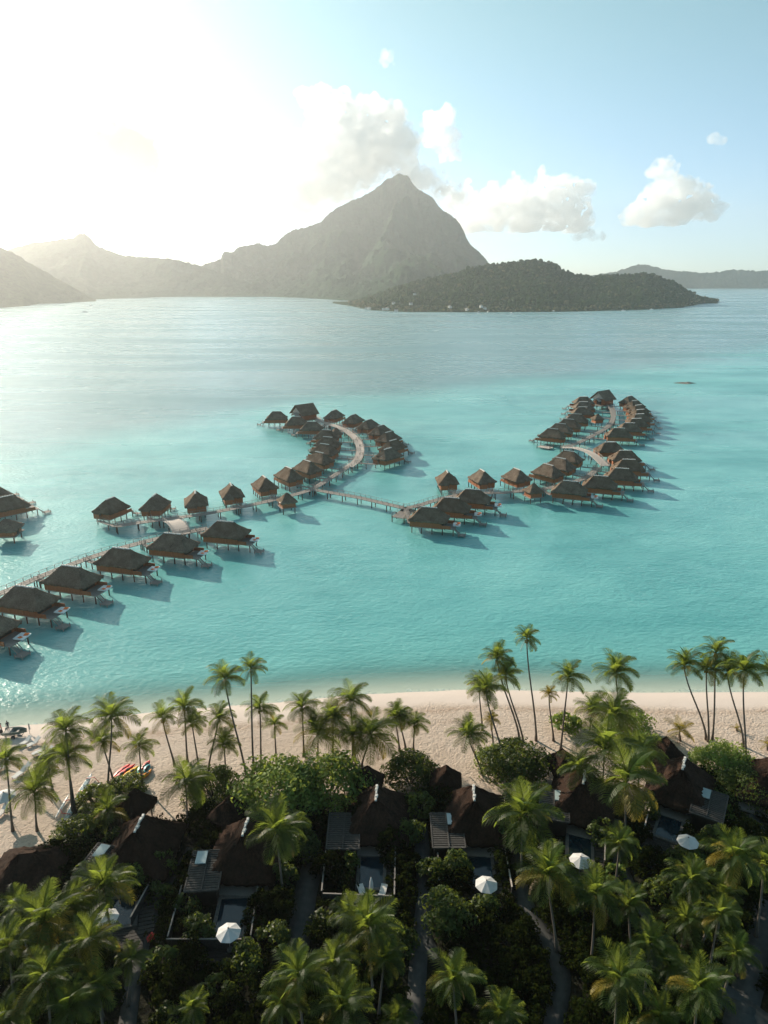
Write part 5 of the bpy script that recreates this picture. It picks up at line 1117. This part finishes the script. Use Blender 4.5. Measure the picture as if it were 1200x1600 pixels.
# ------------------------------------------------------------------ clouds: real bodies of vapour standing beyond the haze
def vnoise3(P, sc, seed):
    x, y, z = (P / sc).T; k = np.floor(z).astype(int); f = z - k; f = f * f * (3 - 2 * f); out = np.zeros(len(P))
    for d in (0, 1):
        w = f if d else 1 - f
        out += w * vnoise(x + 17.3 * ((k + d) % 97), y + 9.1 * ((k + d) % 89), seed)
    return out
def cloud(lumps, Y, dens, label, seed, voxel=19.0, amp=1.0, flat=None, g=.35, white=.995):
    rg = np.random.default_rng(seed); m = MB()
    for px, py, r in lumps:
        c = at_depth(px, py, Y); R = r * Y / FPX * .95; kids = [(np.array(c), R)]
        for _ in range(14):
            v = rg.normal(size=3); v[2] = abs(v[2]) * .9 - .15; v /= np.linalg.norm(v); q = R * rg.uniform(.35, .6); p = np.array(c) + v * R * np.array([1, 1, .85]) * rg.uniform(.75, 1.0); kids.append((p, q))
            for _ in range(4):
                u = rg.normal(size=3); u[2] = abs(u[2]); u /= np.linalg.norm(u); kids.append((p + u * q * .9, q * rg.uniform(.35, .55)))
        for p, q in kids: m.ball(p, (q, q, q * .86), 14, 9)
    tmp = bpy.data.objects.new('tmp', m.mesh('tmp')); COL.objects.link(tmp); md = tmp.modifiers.new('remesh', 'REMESH'); md.mode = 'VOXEL'; md.voxel_size = voxel
    me = bpy.data.meshes.new_from_object(tmp.evaluated_get(bpy.context.evaluated_depsgraph_get())); bpy.data.objects.remove(tmp)
    n = len(me.vertices); P = np.zeros(n * 3); me.vertices.foreach_get('co', P); P = P.reshape(-1, 3); N = np.zeros(n * 3); me.vertices.foreach_get('normal', N); N = N.reshape(-1, 3)
    d = amp * (150 * (vnoise3(P, 260, seed) - .5) + 120 * (vnoise3(P, 120, seed + 1) - .5) + 85 * (vnoise3(P, 62, seed + 2) - .5) + 45 * (vnoise3(P, 30, seed + 3) - .5))
    P = P + N * d[:, None]
    if flat is not None:
        zb = at_depth(600, flat, Y).z; P[:, 2] = np.where(P[:, 2] < zb, zb - (zb - P[:, 2]) * .25, P[:, 2])
    me.vertices.foreach_set('co', P.astype(np.float32).ravel()); me.update(); me.name = 'cloud'
    mt = Mat('cloud_vapour'); v = mt.n('ShaderNodeVolumePrincipled'); v.inputs['Color'].default_value = (white, white, white, 1); nz = mt.noise(mt.coord((1, 1, 1.2), 'World'), .0075, 5, .58); mr = mt.n('ShaderNodeMapRange'); mt.l(nz, mr.inputs[0]); mr.inputs[1].default_value = .33; mr.inputs[2].default_value = .70; mr.inputs[3].default_value = 0; mr.inputs[4].default_value = dens * 2.2; mt.l(mr.outputs[0], v.inputs['Density']); v.inputs['Anisotropy'].default_value = g
    mt.l(v.outputs[0], mt.out.inputs['Volume']); me.materials.clear(); me.materials.append(mt.m)
    tag(link('cloud', me), label, 'cloud', 'clouds over the island')
CY = 10200
cloud([(470, 300, 45), (520, 275, 50), (560, 245, 52), (600, 225, 42), (540, 205, 36), (505, 195, 30), (590, 190, 30), (625, 240, 30), (430, 310, 34), (640, 280, 24), (395, 322, 26), (480, 250, 30), (500, 160, 22), (525, 175, 24), (370, 330, 18), (350, 340, 14)], CY, .0060, 'big torn cloud wrapped behind the mountain peak', 1, flat=335, g=.2, white=.97)
cloud([(683, 198, 20), (690, 220, 22), (697, 242, 17)], CY, .0050, 'small upright cloud right of the peak', 2, 20)
cloud([(690, 300, 22), (712, 310, 22), (672, 290, 18)], CY - 300, .0060, 'white cloud touching the right shoulder of the peak', 3, 20)
cloud([(770, 335, 30), (815, 335, 36), (860, 330, 34), (845, 300, 24), (890, 300, 22), (820, 305, 22), (740, 350, 22), (900, 345, 24)], CY + 300, .0055, 'wide billowing cloud right of the mountain', 4, flat=362)
cloud([(905, 370, 9), (925, 371, 10), (943, 372, 8)], CY - 200, .0050, 'thin grey cloud strip under the wide billowing cloud', 5, 18, .5)
cloud([(1010, 340, 26), (1050, 325, 34), (1085, 325, 28), (1060, 300, 24), (1035, 270, 15), (1108, 328, 18), (990, 350, 16)], CY + 200, .0055, 'separate cumulus cloud above the far right hill', 6, flat=352)
cloud([(598, 96, 4), (604, 88, 5), (610, 94, 5), (603, 102, 4), (616, 101, 3), (611, 83, 3)], CY, .0022, 'tiny pale cloud high above the peak', 7, 14, .55)
cloud([(1110, 219, 5), (1116, 216, 5), (1123, 219, 4), (1129, 221, 3)], CY, .0040, 'tiny faint cloud at the upper right', 8, 14, .4)
cloud([(70, 295, 36), (120, 285, 46), (180, 285, 46), (225, 305, 34), (150, 315, 34), (190, 250, 40), (160, 235, 28), (270, 335, 22), (310, 338, 22), (335, 335, 18)], CY + 500, .03, 'broad soft grey cloud bank in the glare at the left', 9, flat=340, g=0, white=.72)
